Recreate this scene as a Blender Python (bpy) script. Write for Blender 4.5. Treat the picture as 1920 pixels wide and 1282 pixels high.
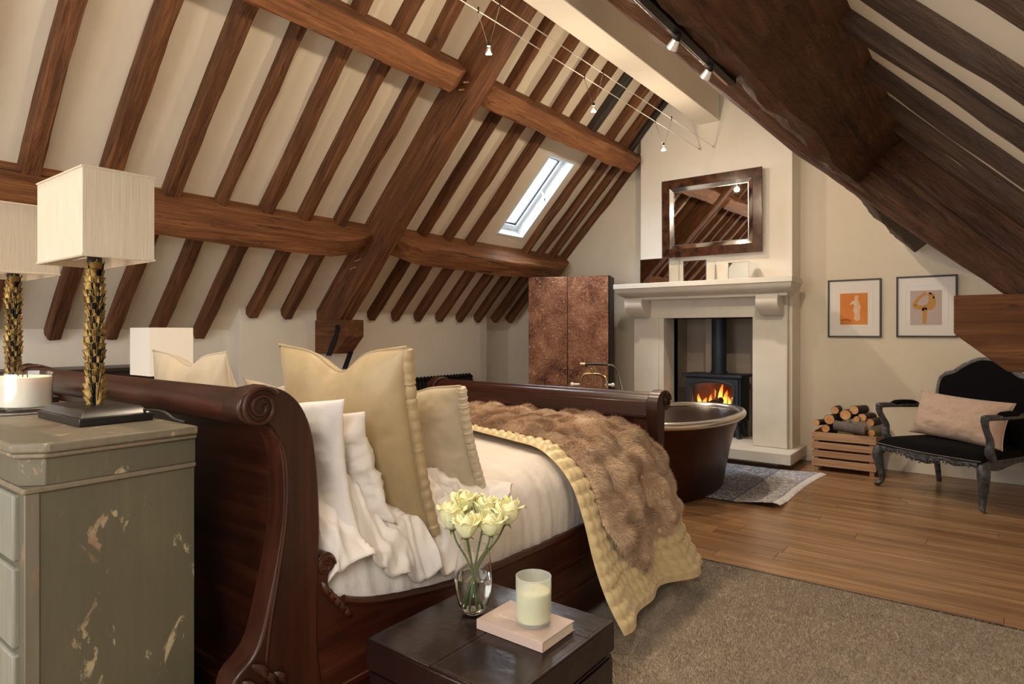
import bpy, bmesh, math, random
from mathutils import Vector, Matrix, Euler, noise
from math import sin, cos, pi, radians, sqrt, exp, atan2, tan
random.seed(7)
scene = bpy.context.scene
col = scene.collection
for o in list(bpy.data.objects):
    bpy.data.objects.remove(o)

def C(r, g, b, a=1.0):
    f = lambda v: (v/255/12.92) if v/255 <= .04045 else ((v/255+.055)/1.055)**2.4
    return (f(r), f(g), f(b), a)

# ------------------------------------------------------------------ camera
FPX = 1180.0
YAW = math.atan2(900.0, FPX)
cam_d = bpy.data.cameras.new('camera')
cam = bpy.data.objects.new('camera', cam_d)
col.objects.link(cam)
cam.location = (0, 0, 1.4)
cam.rotation_euler = (pi/2, 0, YAW)
cam_d.sensor_width = 36.0
cam_d.lens = FPX*36.0/1920.0
cam_d.shift_y = -19.0/1920.0
cam_d.clip_start = 0.05
scene.camera = cam

# ------------------------------------------------------------------ world, lights, exposure
scene.view_settings.view_transform = 'Standard'
scene.view_settings.look = 'None'
scene.view_settings.exposure = 0.45
scene.view_settings.gamma = 1.0
scene.view_settings.use_curve_mapping = False
w = bpy.data.worlds.new('sky'); scene.world = w
w.use_nodes = True
bg = w.node_tree.nodes['Background']
bg.inputs[0].default_value = (.80, .90, 1.0, 1)
bg.inputs[1].default_value = 1.6

def area(name, loc, target, sx, sy, power, colr, spread=180):
    d = bpy.data.lights.new(name, 'AREA'); d.shape = 'RECTANGLE'; d.size = sx; d.size_y = sy
    d.energy = power; d.color = colr; d.spread = radians(spread)
    o = bpy.data.objects.new(name, d); col.objects.link(o); o.location = loc
    o.rotation_euler = (Vector(target)-Vector(loc)).to_track_quat('-Z', 'Y').to_euler()
    return o
def spot(name, loc, target, power, colr, size=80, blend=.6, rad=.03):
    d = bpy.data.lights.new(name, 'SPOT'); d.energy = power; d.color = colr
    d.spot_size = radians(size); d.spot_blend = blend; d.shadow_soft_size = rad
    o = bpy.data.objects.new(name, d); col.objects.link(o); o.location = loc
    o.rotation_euler = (Vector(target)-Vector(loc)).to_track_quat('-Z', 'Y').to_euler()
    return o
def point(name, loc, power, colr, rad=.04):
    d = bpy.data.lights.new(name, 'POINT'); d.energy = power; d.color = colr; d.shadow_soft_size = rad
    o = bpy.data.objects.new(name, d); col.objects.link(o); o.location = loc
    return o
WARM = (1.0, .80, .57)
DAY = (.80, .90, 1.0)
LAMP_W = 15      # glow of each cable lamp
SPOT_W = 52      # downward beam of each cable lamp
TRACK_W = 12
# daylight fill standing for a rear window, unseen behind the camera
area('rear_fill_daylight', (-2.35, -2.12, 1.75), (-2.6, 4, 1.2), 2.6, 1.9, 62, (1.0, .95, .89))

# ------------------------------------------------------------------ mesh helpers
class MB:
    def __init__(s):
        s.v = []; s.f = []
    def add(s, verts, faces):
        n = len(s.v); s.v += [tuple(p) for p in verts]; s.f += [tuple(i+n for i in f) for f in faces]; return s
    def box(s, x0, x1, y0, y1, z0, z1):
        p = [(x0,y0,z0),(x1,y0,z0),(x1,y1,z0),(x0,y1,z0),(x0,y0,z1),(x1,y0,z1),(x1,y1,z1),(x0,y1,z1)]
        return s.add(p, [(0,3,2,1),(4,5,6,7),(0,1,5,4),(1,2,6,5),(2,3,7,6),(3,0,4,7)])
    def loft(s, rings, caps=True, closed=True, loop=False):
        n = len(rings[0]); base = []
        for r in rings: base += list(r)
        f = []
        m = len(rings)
        for i in range(m if loop else m-1):
            for j in range(n if closed else n-1):
                a = i*n+j; b = i*n+(j+1) % n; i2 = (i+1) % m
                f.append((a, b, i2*n+(j+1) % n, i2*n+j))
        if caps and closed and not loop:
            f.append(tuple(range(n-1, -1, -1))); f.append(tuple((m-1)*n+j for j in range(n)))
        return s.add(base, f)
    def prism(s, poly, axis, a, b):
        def P(q, t):
            return {'x': (t, q[0], q[1]), 'y': (q[0], t, q[1]), 'z': (q[0], q[1], t)}[axis]
        return s.loft([[P(q, a) for q in poly], [P(q, b) for q in poly]])
    def tube(s, path, rad, seg=10, sx=1.0):
        path = [Vector(p) for p in path]; rings = []
        n = len(path); up = None
        for i, p in enumerate(path):
            t = (path[min(i+1, n-1)]-path[max(i-1, 0)]).normalized()
            if up is None:
                up = Vector((0,0,1)) if abs(t.z) < .9 else Vector((1,0,0))
            a = t.cross(up).normalized(); b = a.cross(t).normalized(); up = b
            r = rad[i] if isinstance(rad, (list, tuple)) else rad
            rings.append([p+(a*cos(2*pi*k/seg)*sx+b*sin(2*pi*k/seg))*r for k in range(seg)])
        return s.loft(rings)
    def lathe(s, prof, c=(0,0,0), seg=24, sx=1, sy=1, caps=True):
        rings = [[(c[0]+r*sx*cos(2*pi*k/seg), c[1]+r*sy*sin(2*pi*k/seg), c[2]+z) for k in range(seg)] for r, z in prof]
        return s.loft(rings, caps=caps)
    def grid(s, fn, nu, nv, u0=0, u1=1, v0=0, v1=1):
        P = [fn(u0+(u1-u0)*i/nu, v0+(v1-v0)*j/nv) for i in range(nu+1) for j in range(nv+1)]
        F = [(i*(nv+1)+j, (i+1)*(nv+1)+j, (i+1)*(nv+1)+j+1, i*(nv+1)+j+1) for i in range(nu) for j in range(nv)]
        return s.add(P, F)
    def sphere(s, c, r, seg=12, rings=8, sx=1, sy=1, sz=1):
        R = []
        for i in range(rings+1):
            th = pi*i/rings; th = min(max(th, .02), pi-.02)
            R.append([(c[0]+r*sx*sin(th)*cos(2*pi*k/seg), c[1]+r*sy*sin(th)*sin(2*pi*k/seg), c[2]-r*sz*cos(th)) for k in range(seg)])
        return s.loft(R)
    def build(s, name, mat, parent=None, bevel=0, local=False, smooth=True, solid=0, subsurf=0, origin=None, angle=38):
        org = Vector(origin) if origin is not None else Vector((0,0,0))
        if parent is not None and not local:
            org = ORG.get(parent.name, Vector((0,0,0)))
        me = bpy.data.meshes.new(name)
        me.from_pydata([tuple(Vector(p)-org) for p in s.v] if not local else s.v, [], s.f)
        bm = bmesh.new(); bm.from_mesh(me); bmesh.ops.recalc_face_normals(bm, faces=bm.faces); bm.to_mesh(me); bm.free()
        if smooth:
            me.polygons.foreach_set('use_smooth', [True]*len(me.polygons))
            me.set_sharp_from_angle(angle=radians(angle))
        me.materials.append(mat)
        o = bpy.data.objects.new(name, me); col.objects.link(o)
        if parent is not None:
            o.parent = parent; ORG[o.name] = org
        else:
            o.location = org; ORG[o.name] = org
        if solid:
            m = o.modifiers.new('thick', 'SOLIDIFY'); m.thickness = solid; m.offset = 0
        if bevel:
            m = o.modifiers.new('bevel', 'BEVEL'); m.width = bevel; m.segments = 2; m.limit_method = 'ANGLE'; m.angle_limit = radians(40)
        if subsurf:
            m = o.modifiers.new('sub', 'SUBSURF'); m.levels = subsurf; m.render_levels = subsurf
        return o
ORG = {}
def thing(name, label, cat, loc=(0,0,0), rotz=0, group=None):
    o = bpy.data.objects.new(name, None); col.objects.link(o)
    o.location = loc; o.rotation_euler = (0, 0, rotz); o.empty_display_size = .1
    o['label'] = label; o['category'] = cat
    if group: o['group'] = group
    ORG[o.name] = Vector(loc)
    return o
def tag(o, label, cat, group=None):
    o['label'] = label; o['category'] = cat
    if group: o['group'] = group
    return o
def structure(o):
    o['kind'] = 'structure'; return o
def stuff(o):
    o['kind'] = 'stuff'; return o
def N(x, y, z, s=1.0):
    return noise.noise(Vector((x*s, y*s, z*s)))
def lerp(a, b, t): return a+(b-a)*t
def interp(pts, t):
    if t <= pts[0][0]: return pts[0][1]
    for (a, x), (b, y) in zip(pts, pts[1:]):
        if t <= b:
            return x+(y-x)*(t-a)/(b-a)
    return pts[-1][1]
def spline(pts, n):
    pts = [Vector(p) for p in pts]; out = []
    P = [pts[0]*2-pts[1]]+pts+[pts[-1]*2-pts[-2]]
    m = len(pts)-1
    for k in range(n+1):
        x = m*k/n; i = min(int(x), m-1); t = x-i
        a, b, c, d = P[i:i+4]
        out.append(.5*((2*b)+(c-a)*t+(2*a-5*b+4*c-d)*t*t+(3*b-a-3*c+d)*t**3))
    return out

# ------------------------------------------------------------------ materials
def nodes(name):
    m = bpy.data.materials.new(name); m.use_nodes = True
    nt = m.node_tree; b = nt.nodes['Principled BSDF']
    return m, nt, b
def setin(b, **k):
    for n, v in k.items():
        n = n.replace('_', ' ')
        if n in b.inputs: b.inputs[n].default_value = v
def coords(nt, scale=(1,1,1), kind='Object', rnd=True):
    tc = nt.nodes.new('ShaderNodeTexCoord'); mp = nt.nodes.new('ShaderNodeMapping')
    nt.links.new(tc.outputs[kind], mp.inputs['Vector']); mp.inputs['Scale'].default_value = scale
    if rnd:
        oi = nt.nodes.new('ShaderNodeObjectInfo'); mu = nt.nodes.new('ShaderNodeMath'); mu.operation = 'MULTIPLY'
        mu.inputs[1].default_value = 37.0; nt.links.new(oi.outputs['Random'], mu.inputs[0])
        cb = nt.nodes.new('ShaderNodeCombineXYZ')
        for i in range(3): nt.links.new(mu.outputs[0], cb.inputs[i])
        nt.links.new(cb.outputs[0], mp.inputs['Location'])
    return mp.outputs[0]
def tex(nt, vec, scale=5, detail=6, rough=.55, dist=0):
    n = nt.nodes.new('ShaderNodeTexNoise'); nt.links.new(vec, n.inputs['Vector'])
    n.inputs['Scale'].default_value = scale; n.inputs['Detail'].default_value = detail
    n.inputs['Roughness'].default_value = rough; n.inputs['Distortion'].default_value = dist
    return n.outputs['Fac']
def ramp(nt, fac, stops):
    r = nt.nodes.new('ShaderNodeValToRGB'); nt.links.new(fac, r.inputs[0])
    e = r.color_ramp.elements
    e[0].position, e[0].color = stops[0]; e[1].position, e[1].color = stops[-1]
    for p, c in stops[1:-1]:
        x = e.new(p); x.color = c
    return r.outputs[0]
def mixc(nt, fac, a, b, mode='MIX'):
    m = nt.nodes.new('ShaderNodeMix'); m.data_type = 'RGBA'; m.blend_type = mode
    for s, v in ((m.inputs[0], fac), (m.inputs[6], a), (m.inputs[7], b)):
        if hasattr(v, 'is_linked') or hasattr(v, 'links'): nt.links.new(v, s)
        else: s.default_value = v
    return m.outputs[2]
def bump(nt, b, h, strength=.3, dist=.01):
    n = nt.nodes.new('ShaderNodeBump'); n.inputs['Strength'].default_value = strength; n.inputs['Distance'].default_value = dist
    nt.links.new(h, n.inputs['Height']); nt.links.new(n.outputs[0], b.inputs['Normal'])
def simple(name, c, rough=.5, metal=0, c2=None, nscale=8, scale=(1,1,1), bmp=0, bscale=None, bdist=.01, **kw):
    m, nt, b = nodes(name)
    setin(b, Base_Color=c, Roughness=rough, Metallic=metal, **kw)
    if c2 or bmp:
        v = coords(nt, scale)
        f = tex(nt, v, nscale)
        if c2: nt.links.new(ramp(nt, f, [(.3, c), (.7, c2)]), b.inputs['Base Color'])
        if bmp: bump(nt, b, tex(nt, v, bscale) if bscale else f, bmp, bdist)
    return m
def wood(name, dark, mid, light, axis='x', rough=.6, grain=1.0, bmp=.5, coat=0, k=1.0, spec=.4, old=0.0):
    m, nt, b = nodes(name)
    sc = {'x': (1.2*k, 14*k, 14*k), 'y': (14*k, 1.2*k, 14*k), 'z': (14*k, 14*k, 1.2*k)}[axis]
    sc2 = {'x': (3*k, 60*k, 60*k), 'y': (60*k, 3*k, 60*k), 'z': (60*k, 60*k, 3*k)}[axis]
    v = coords(nt, sc); v2 = coords(nt, sc2); v3 = coords(nt, (2.2*k,)*3)
    f = tex(nt, v, 1.0, 6, .6, .8); f2 = tex(nt, v2, 1.0, 4, .6); f3 = tex(nt, v3, 1.0, 3, .5)
    c = ramp(nt, f, [(.28, dark), (.52, mid), (.78, light)])
    c = mixc(nt, ramp(nt, f2, [(.35, (1,1,1,1)), (.62, (0,0,0,1))]), c, mixc(nt, .75, c, dark))
    c = mixc(nt, ramp(nt, f3, [(.35, (.0,.0,.0,1)), (.75, (.55,.55,.55,1))]), c, mid)
    nt.links.new(c, b.inputs['Base Color'])
    setin(b, Roughness=rough, Coat_Weight=coat, Coat_Roughness=.18, Specular_IOR_Level=spec)
    if old:
        sc4 = {'x': (5, 16, 16), 'y': (16, 5, 16), 'z': (16, 16, 5)}[axis]
        f4 = tex(nt, coords(nt, sc4), 1.0, 5, .65, 1.2)
        sc5 = {'x': (1.1, 26, 26), 'y': (26, 1.1, 26), 'z': (26, 26, 1.1)}[axis]
        f5 = tex(nt, coords(nt, sc5), 1.0, 3, .5, .5)
        c = mixc(nt, ramp(nt, f4, [(.60, (0,0,0,1)), (.74, (.85,.85,.85,1))]), c, C(38,22,14))
        c = mixc(nt, ramp(nt, f5, [(.30, (.8,.8,.8,1)), (.35, (0,0,0,1))]), c, C(34,20,13))
        nt.links.new(c, b.inputs['Base Color'])
        a4 = nt.nodes.new('ShaderNodeMath'); a4.operation = 'MULTIPLY_ADD'; nt.links.new(f4, a4.inputs[0]); a4.inputs[1].default_value = -2.0*old; nt.links.new(f2, a4.inputs[2])
        bump(nt, b, a4.outputs[0], bmp, .010)
    else:
        bump(nt, b, f2, bmp, .006)
    return m
M = {}
M['plaster'] = simple('cream_plaster', C(232,222,204), .9, c2=C(227,216,197), nscale=3, bmp=.12, bscale=9, bdist=.02)
M['plaster_white'] = simple('pale_plaster', C(234,228,217), .9, c2=C(230,222,209), nscale=3, bmp=.1, bscale=9, bdist=.02)
M['oak'] = wood('old_oak', C(62,36,20), C(114,71,39), C(160,109,66), 'x', .72, bmp=.8, old=1.0)
M['oak_purlin'] = wood('honey_oak', C(82,48,27), C(142,92,54), C(182,130,86), 'x', .72, k=.7, bmp=.8, old=1.0)
M['oak_y'] = wood('old_oak_lengthwise', C(66,36,20), C(128,78,44), C(160,106,66), 'y', .65)
M['oak_dark'] = wood('dark_old_oak', C(50,31,20), C(96,61,39), C(136,98,70), 'x', .6, bmp=1.0, old=1.6)
M['oak_dark_y'] = wood('dark_old_oak_lengthwise', C(34,20,13), C(68,41,26), C(98,66,46), 'y', .55, k=.6)
M['oak_grey'] = wood('weathered_oak', C(46,32,24), C(84,62,46), C(124,102,84), 'x', .65, bmp=1.0, old=1.0)
M['oak_black'] = wood('blackened_oak', C(34,30,28), C(58,50,44), C(84,74,66), 'x', .6)
M['mahogany_x'] = wood('mahogany_x', C(30,13,8), C(58,27,15), C(84,43,25), 'x', .36, bmp=.05, coat=.10, k=.8, spec=.3)
M['mahogany_z'] = wood('mahogany_z', C(30,13,8), C(58,27,15), C(84,43,25), 'z', .36, bmp=.05, coat=.10, k=.8, spec=.3)
M['mahogany_y'] = wood('mahogany_y', C(36,15,9), C(68,31,17), C(96,50,29), 'y', .34, bmp=.05, coat=.12, k=.8, spec=.35)
M['plank'] = wood('floor_plank', C(104,74,50), C(158,121,86), C(196,160,122), 'x', .27, bmp=.08, k=.55)
M['crate'] = wood('crate_wood', C(146,110,82), C(186,148,116), C(212,178,146), 'x', .8, bmp=.4)
M['stone'] = simple('limestone', C(222,218,210), .75, c2=C(212,207,197), nscale=4, bmp=.12, bscale=30, bdist=.004)
M['iron'] = simple('black_iron', C(28,28,30), .5, .6, bmp=.15, bscale=60, bdist=.002)
M['stove'] = simple('stove_enamel', C(48,58,72), .48, .2, bmp=.1, bscale=90, bdist=.001)
M['firebox'] = simple('firebox_board', C(186,174,160), .9, c2=C(166,153,140), nscale=2)
M['mirror'] = simple('mirror_glass', (.93,.94,.93,1), .015, 1.0)
M['mirror_edge'] = simple('bevelled_mirror', (.78,.82,.86,1), .06, 1.0)
M['tortoise'] = simple('tortoise_lacquer', C(32,18,12), .2, 0, c2=C(96,58,36), nscale=11, Coat_Weight=.3)
M['silver'] = simple('silver_trim', (.75,.77,.8,1), .2, 1.0)
M['brass'] = simple('antique_brass', (.30,.20,.10,1), .3, 1.0, c2=(.42,.31,.17,1), nscale=20)
M['gilt'] = simple('gilt_leaf_metal', (.30,.19,.055,1), .48, .9, c2=(.14,.085,.03,1), nscale=22, bmp=.6, bscale=70, bdist=.004)
M['gilt_dark'] = simple('black_patinated_metal', C(20,17,15), .5, .5)
M['black_wood'] = simple('black_lacquered_wood', C(22,20,20), .3, 0, bmp=.05)
M['linen'] = None
M['sheet'] = simple('white_sheet', C(220,213,207), .8, bmp=.3, bscale=16, bdist=.02)
M['white_pillow'] = simple('white_cotton', C(222,215,209), .8, bmp=.15, bscale=18, bdist=.015)
M['satin'] = simple('champagne_satin', C(168,147,110), .5, .05, c2=C(154,133,98), nscale=5, bmp=.25, bscale=7, bdist=.02, Sheen_Weight=.15)
M['satin_pale'] = simple('pale_satin', C(194,181,156), .5, .03, c2=C(182,168,143), nscale=5, bmp=.2, bscale=8, bdist=.02, Sheen_Weight=.3)
M['quilt'] = simple('quilted_satin', C(206,186,142), .38, .08, bmp=.25, bscale=14, bdist=.015, Sheen_Weight=.3)
M['fur_skin'] = simple('fur_underlay', C(136,108,86), .95, c2=C(166,136,110), nscale=7)
M['velvet'] = simple('black_velvet', C(9,8,10), .95, 0, Specular_IOR_Level=.15)
M['blush'] = simple('blush_linen', C(192,166,148), .85, c2=C(182,155,137), nscale=60, bmp=.2, bscale=200, bdist=.002, Sheen_Weight=.2)
M['bark'] = simple('bark', C(78,66,58), .95, c2=C(46,38,32), nscale=14, bmp=.8, bscale=30, bdist=.01)
M['bark_green'] = simple('mossy_bark', C(122,122,78), .95, c2=C(92,88,58), nscale=14, bmp=.6, bscale=30, bdist=.01)
M['bark_grey'] = simple('grey_bark', C(124,116,112), .9, c2=C(92,84,80), nscale=10, bmp=.5, bscale=30, bdist=.01)
M['log_end'] = simple('cut_wood', C(214,168,118), .85, c2=C(186,128,80), nscale=18, bmp=.3, bscale=50, bdist=.004)
M['wax'] = simple('cream_wax', C(240,234,216), .55, Subsurface_Weight=.3)
M['wax_yellow'] = simple('pale_yellow_wax', C(226,218,166), .6)
M['paper'] = simple('white_paper', C(236,232,228), .8)
M['frame_dark'] = simple('dark_frame', C(44,40,36), .45)
M['orange_print'] = simple('orange_print', C(226,146,72), .8, c2=C(214,128,60), nscale=6)
M['lilac_print'] = simple('lilac_print', C(198,182,176), .8, c2=C(190,172,164), nscale=6)
M['ochre_ink'] = simple('ochre_ink', C(196,146,84), .8)
M['white_ink'] = simple('white_ink', C(232,214,196), .8, c2=C(226,170,120), nscale=40)
M['white_paint'] = simple('white_paint', C(222,228,232), .5)
M['chrome'] = simple('chrome', (.8,.8,.82,1), .15, 1.0)
M['cable'] = simple('steel_cable', C(226,220,210), .35, .3)
M['black_plastic'] = simple('black_plastic', C(18,18,18), .4)
M['leather'] = simple('dark_brown_leather', C(24,13,12), .24, 0, c2=C(36,18,15), nscale=6, bmp=.30, bscale=9, bdist=.010, Specular_IOR_Level=.32)
M['stitch'] = simple('leather_stitching', C(70,44,34), .6)
M['petal'] = simple('ivory_petal', C(238,232,190), .6, c2=C(230,226,160), nscale=10, Subsurface_Weight=.2)
M['stem'] = simple('green_stem', C(74,92,44), .5, c2=C(98,112,58), nscale=10)
M['book'] = simple('pink_beige_cover', C(186,164,152), .5)
M['pages'] = simple('book_pages', C(226,212,190), .85, scale=(1,1,40), c2=C(206,190,168), nscale=8)
M['book_print'] = simple('pale_cover_print', C(222,206,196), .5)
M['sofa_wood'] = simple('distressed_black_wood', C(30,28,28), .45, 0, c2=C(88,91,96), nscale=24, bmp=.4, bscale=40, bdist=.005)
M['sofa_pale'] = simple('pale_distressed_wood', C(120,122,126), .5, 0, c2=C(60,58,58), nscale=24, bmp=.4, bscale=40, bdist=.005)
M['tub_out'] = simple('brown_copper', C(74,46,34), .34, .75, c2=C(58,36,28), nscale=4)
M['ember'] = simple('charred_log', C(26,16,12), .9, bmp=.6, bscale=40)
M['dark_wood'] = simple('dark_stained_wood', C(34,26,24), .4)
M['soffit_dark'] = simple('shadow_wood', C(60,44,34), .8)
M['nail'] = simple('pewter_nail', C(150,140,128), .35, .8)
M['rug_fringe'] = simple('white_fringe', C(224,222,226), .9)

def glass(name, colr=(1,1,1,1), rough=0.0, ior=1.45):
    m, nt, b = nodes(name)
    setin(b, Base_Color=colr, Roughness=rough, IOR=ior, Transmission_Weight=1.0)
    return m
M['glass'] = glass('clear_glass')
M['water'] = glass('water', (.97,1,.98,1), 0, 1.33)
M['frosted'] = None
def thin_glass(name, tint=(1,1,1,1), gloss=.12):
    m = bpy.data.materials.new(name); m.use_nodes = True; nt = m.node_tree
    nt.nodes.clear()
    out = nt.nodes.new('ShaderNodeOutputMaterial'); mix = nt.nodes.new('ShaderNodeMixShader')
    t = nt.nodes.new('ShaderNodeBsdfTransparent'); g = nt.nodes.new('ShaderNodeBsdfGlossy')
    t.inputs[0].default_value = tint; g.inputs['Roughness'].default_value = .02
    mix.inputs[0].default_value = gloss
    nt.links.new(t.outputs[0], mix.inputs[1]); nt.links.new(g.outputs[0], mix.inputs[2]); nt.links.new(mix.outputs[0], out.inputs[0])
    return m
def frosted_mat():
    m = bpy.data.materials.new('frosted_glass'); m.use_nodes = True; nt = m.node_tree; nt.nodes.clear()
    out = nt.nodes.new('ShaderNodeOutputMaterial'); mx = nt.nodes.new('ShaderNodeMixShader'); ad = nt.nodes.new('ShaderNodeMixShader'); m3 = nt.nodes.new('ShaderNodeMixShader')
    t = nt.nodes.new('ShaderNodeBsdfTransparent'); d = nt.nodes.new('ShaderNodeBsdfDiffuse'); l = nt.nodes.new('ShaderNodeBsdfTranslucent'); g = nt.nodes.new('ShaderNodeBsdfGlossy')
    d.inputs[0].default_value = C(232,238,232); l.inputs[0].default_value = C(232,238,232); g.inputs['Roughness'].default_value = .25
    ad.inputs[0].default_value = .5; mx.inputs[0].default_value = .36; m3.inputs[0].default_value = .06
    nt.links.new(d.outputs[0], ad.inputs[1]); nt.links.new(l.outputs[0], ad.inputs[2])
    nt.links.new(t.outputs[0], mx.inputs[1]); nt.links.new(ad.outputs[0], mx.inputs[2])
    nt.links.new(mx.outputs[0], m3.inputs[1]); nt.links.new(g.outputs[0], m3.inputs[2]); nt.links.new(m3.outputs[0], out.inputs[0])
    return m
M['frosted'] = frosted_mat()
M['pane'] = thin_glass('window_pane', (1,1,1,1), .06)
M['stove_glass'] = thin_glass('stove_glass', (1,.93,.86,1), .04)
M['bulb_glass'] = thin_glass('bulb_glass', (.98,.97,.95,1), .18)
def emit(name, colr, s):
    m, nt, b = nodes(name)
    setin(b, Base_Color=(0,0,0,1), Emission_Color=colr, Emission_Strength=s, Roughness=1)
    return m
M['lamp_on'] = emit('lit_filament', (1,.82,.58,1), 6)
def flame_mat():
    m, nt, b = nodes('flame')
    tc = nt.nodes.new('ShaderNodeTexCoord'); sp = nt.nodes.new('ShaderNodeSeparateXYZ')
    nt.links.new(tc.outputs['Generated'], sp.inputs[0])
    c = ramp(nt, sp.outputs[2], [(0, (1,.62,.22,1)), (.45, (1,.36,.06,1)), (1, (.6,.08,.01,1))])
    s = nt.nodes.new('ShaderNodeMapRange'); nt.links.new(sp.outputs[2], s.inputs[0])
    s.inputs[3].default_value = 7; s.inputs[4].default_value = .8
    setin(b, Base_Color=(0,0,0,1), Roughness=1)
    nt.links.new(c, b.inputs['Emission Color']); nt.links.new(s.outputs[0], b.inputs['Emission Strength'])
    return m
M['flame'] = flame_mat()
M['glow'] = emit('glowing_embers', (1,.25,.04,1), 1.2)
def linen_mat():
    m, nt, b = nodes('linen_shade')
    va = coords(nt, (900, 900, 60)); vb = coords(nt, (60, 60, 900)); v3 = coords(nt, (300, 300, 8))
    f1 = tex(nt, va, 1, 2); f2 = tex(nt, vb, 1, 2); f3 = tex(nt, v3, 1, 3)
    c = ramp(nt, f3, [(.3, C(184,168,146)), (.7, C(203,188,166))])
    nt.links.new(c, b.inputs['Base Color']); setin(b, Roughness=.9)
    a = nt.nodes.new('ShaderNodeMath'); a.operation = 'ADD'; nt.links.new(f1, a.inputs[0]); nt.links.new(f2, a.inputs[1])
    bump(nt, b, a.outputs[0], .15, .002)
    return m
M['linen'] = linen_mat()
M['shade_white'] = simple('white_shade', C(238,232,222), .9)
def chest_mat(name, base, base2, worn_lo=.60, under=C(154,140,108), under2=C(118,90,66)):
    m, nt, b = nodes(name)
    v = coords(nt, (1,1,.45)); 
    n1 = tex(nt, v, 3, 8, .6); n2 = tex(nt, v, 17, 8, .64, .6); n3 = tex(nt, coords(nt, (1,1,.5)), 5, 4); n4 = tex(nt, coords(nt, (60,60,3)), 1, 3)
    c = ramp(nt, n1, [(.3, base), (.7, base2)])
    c = mixc(nt, ramp(nt, n4, [(.4, (0,0,0,1)), (.8, (.35,.35,.35,1))]), c, C(70,62,46))
    c2 = mixc(nt, ramp(nt, n3, [(.45, (0,0,0,1)), (.55, (1,1,1,1))]), under, under2)
    c = mixc(nt, ramp(nt, n2, [(worn_lo, (0,0,0,1)), (worn_lo+.04, (1,1,1,1))]), c, c2)
    nt.links.new(c, b.inputs['Base Color']); setin(b, Roughness=.55)
    bump(nt, b, n2, .25, .003)
    return m
M['chest'] = chest_mat('worn_green_paint', C(70,66,50), C(90,83,62), .603)
M['chest_edge'] = chest_mat('worn_green_brown_paint', C(112,96,76), C(98,92,76), .61)
M['chest_front'] = chest_mat('worn_grey_green_paint', C(110,108,95), C(130,128,115), .66)
def copper_mat():
    m, nt, b = nodes('beaten_copper')
    v = coords(nt, (1,1,1))
    n1 = tex(nt, v, 4, 5, .6); n2 = tex(nt, v, 22, 5, .6, 2.5)
    c = ramp(nt, n1, [(.30, (.085,.036,.025,1)), (.5, (.27,.12,.07,1)), (.72, (.46,.24,.145,1))])
    c = mixc(nt, ramp(nt, n2, [(.52, (0,0,0,1)), (.70, (.7,.7,.7,1))]), c, (.62,.36,.23,1))
    nt.links.new(c, b.inputs['Base Color']); setin(b, Roughness=.34, Metallic=.8)
    bump(nt, b, n2, .8, .012)
    return m
M['copper'] = copper_mat()
def hammered():
    m, nt, b = nodes('hammered_nickel')
    v = coords(nt, (1,1,1)); vo = nt.nodes.new('ShaderNodeTexVoronoi'); nt.links.new(v, vo.inputs['Vector']); vo.inputs['Scale'].default_value = 55
    setin(b, Base_Color=(.66,.63,.58,1), Roughness=.45, Metallic=.75)
    bump(nt, b, vo.outputs['Distance'], .5, .006)
    return m
M['nickel'] = hammered()
M['nickel_rim'] = simple('nickel_rim', (.80,.77,.72,1), .28, 1.0)
def carpet_mat():
    m, nt, b = nodes('taupe_carpet')
    v = coords(nt, (1,1,1)); n1 = tex(nt, v, 420, 2, .7); n2 = tex(nt, v, 60, 4, .7); n3 = tex(nt, v, 3.2, 5, .6)
    c = ramp(nt, n2, [(.25, C(158,143,124)), (.75, C(206,190,168))])
    c = mixc(nt, ramp(nt, n3, [(.35, (0,0,0,1)), (.7, (.6,.6,.6,1))]), c, C(168,154,138))
    c = mixc(nt, ramp(nt, n1, [(.35, (.6,.6,.6,1)), (.6, (0,0,0,1))]), c, C(128,114,98))
    nt.links.new(c, b.inputs['Base Color']); setin(b, Roughness=1.0, Sheen_Weight=.3, Specular_IOR_Level=.1)
    bump(nt, b, n2, .8, .012)
    return m
M['carpet'] = carpet_mat()
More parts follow.
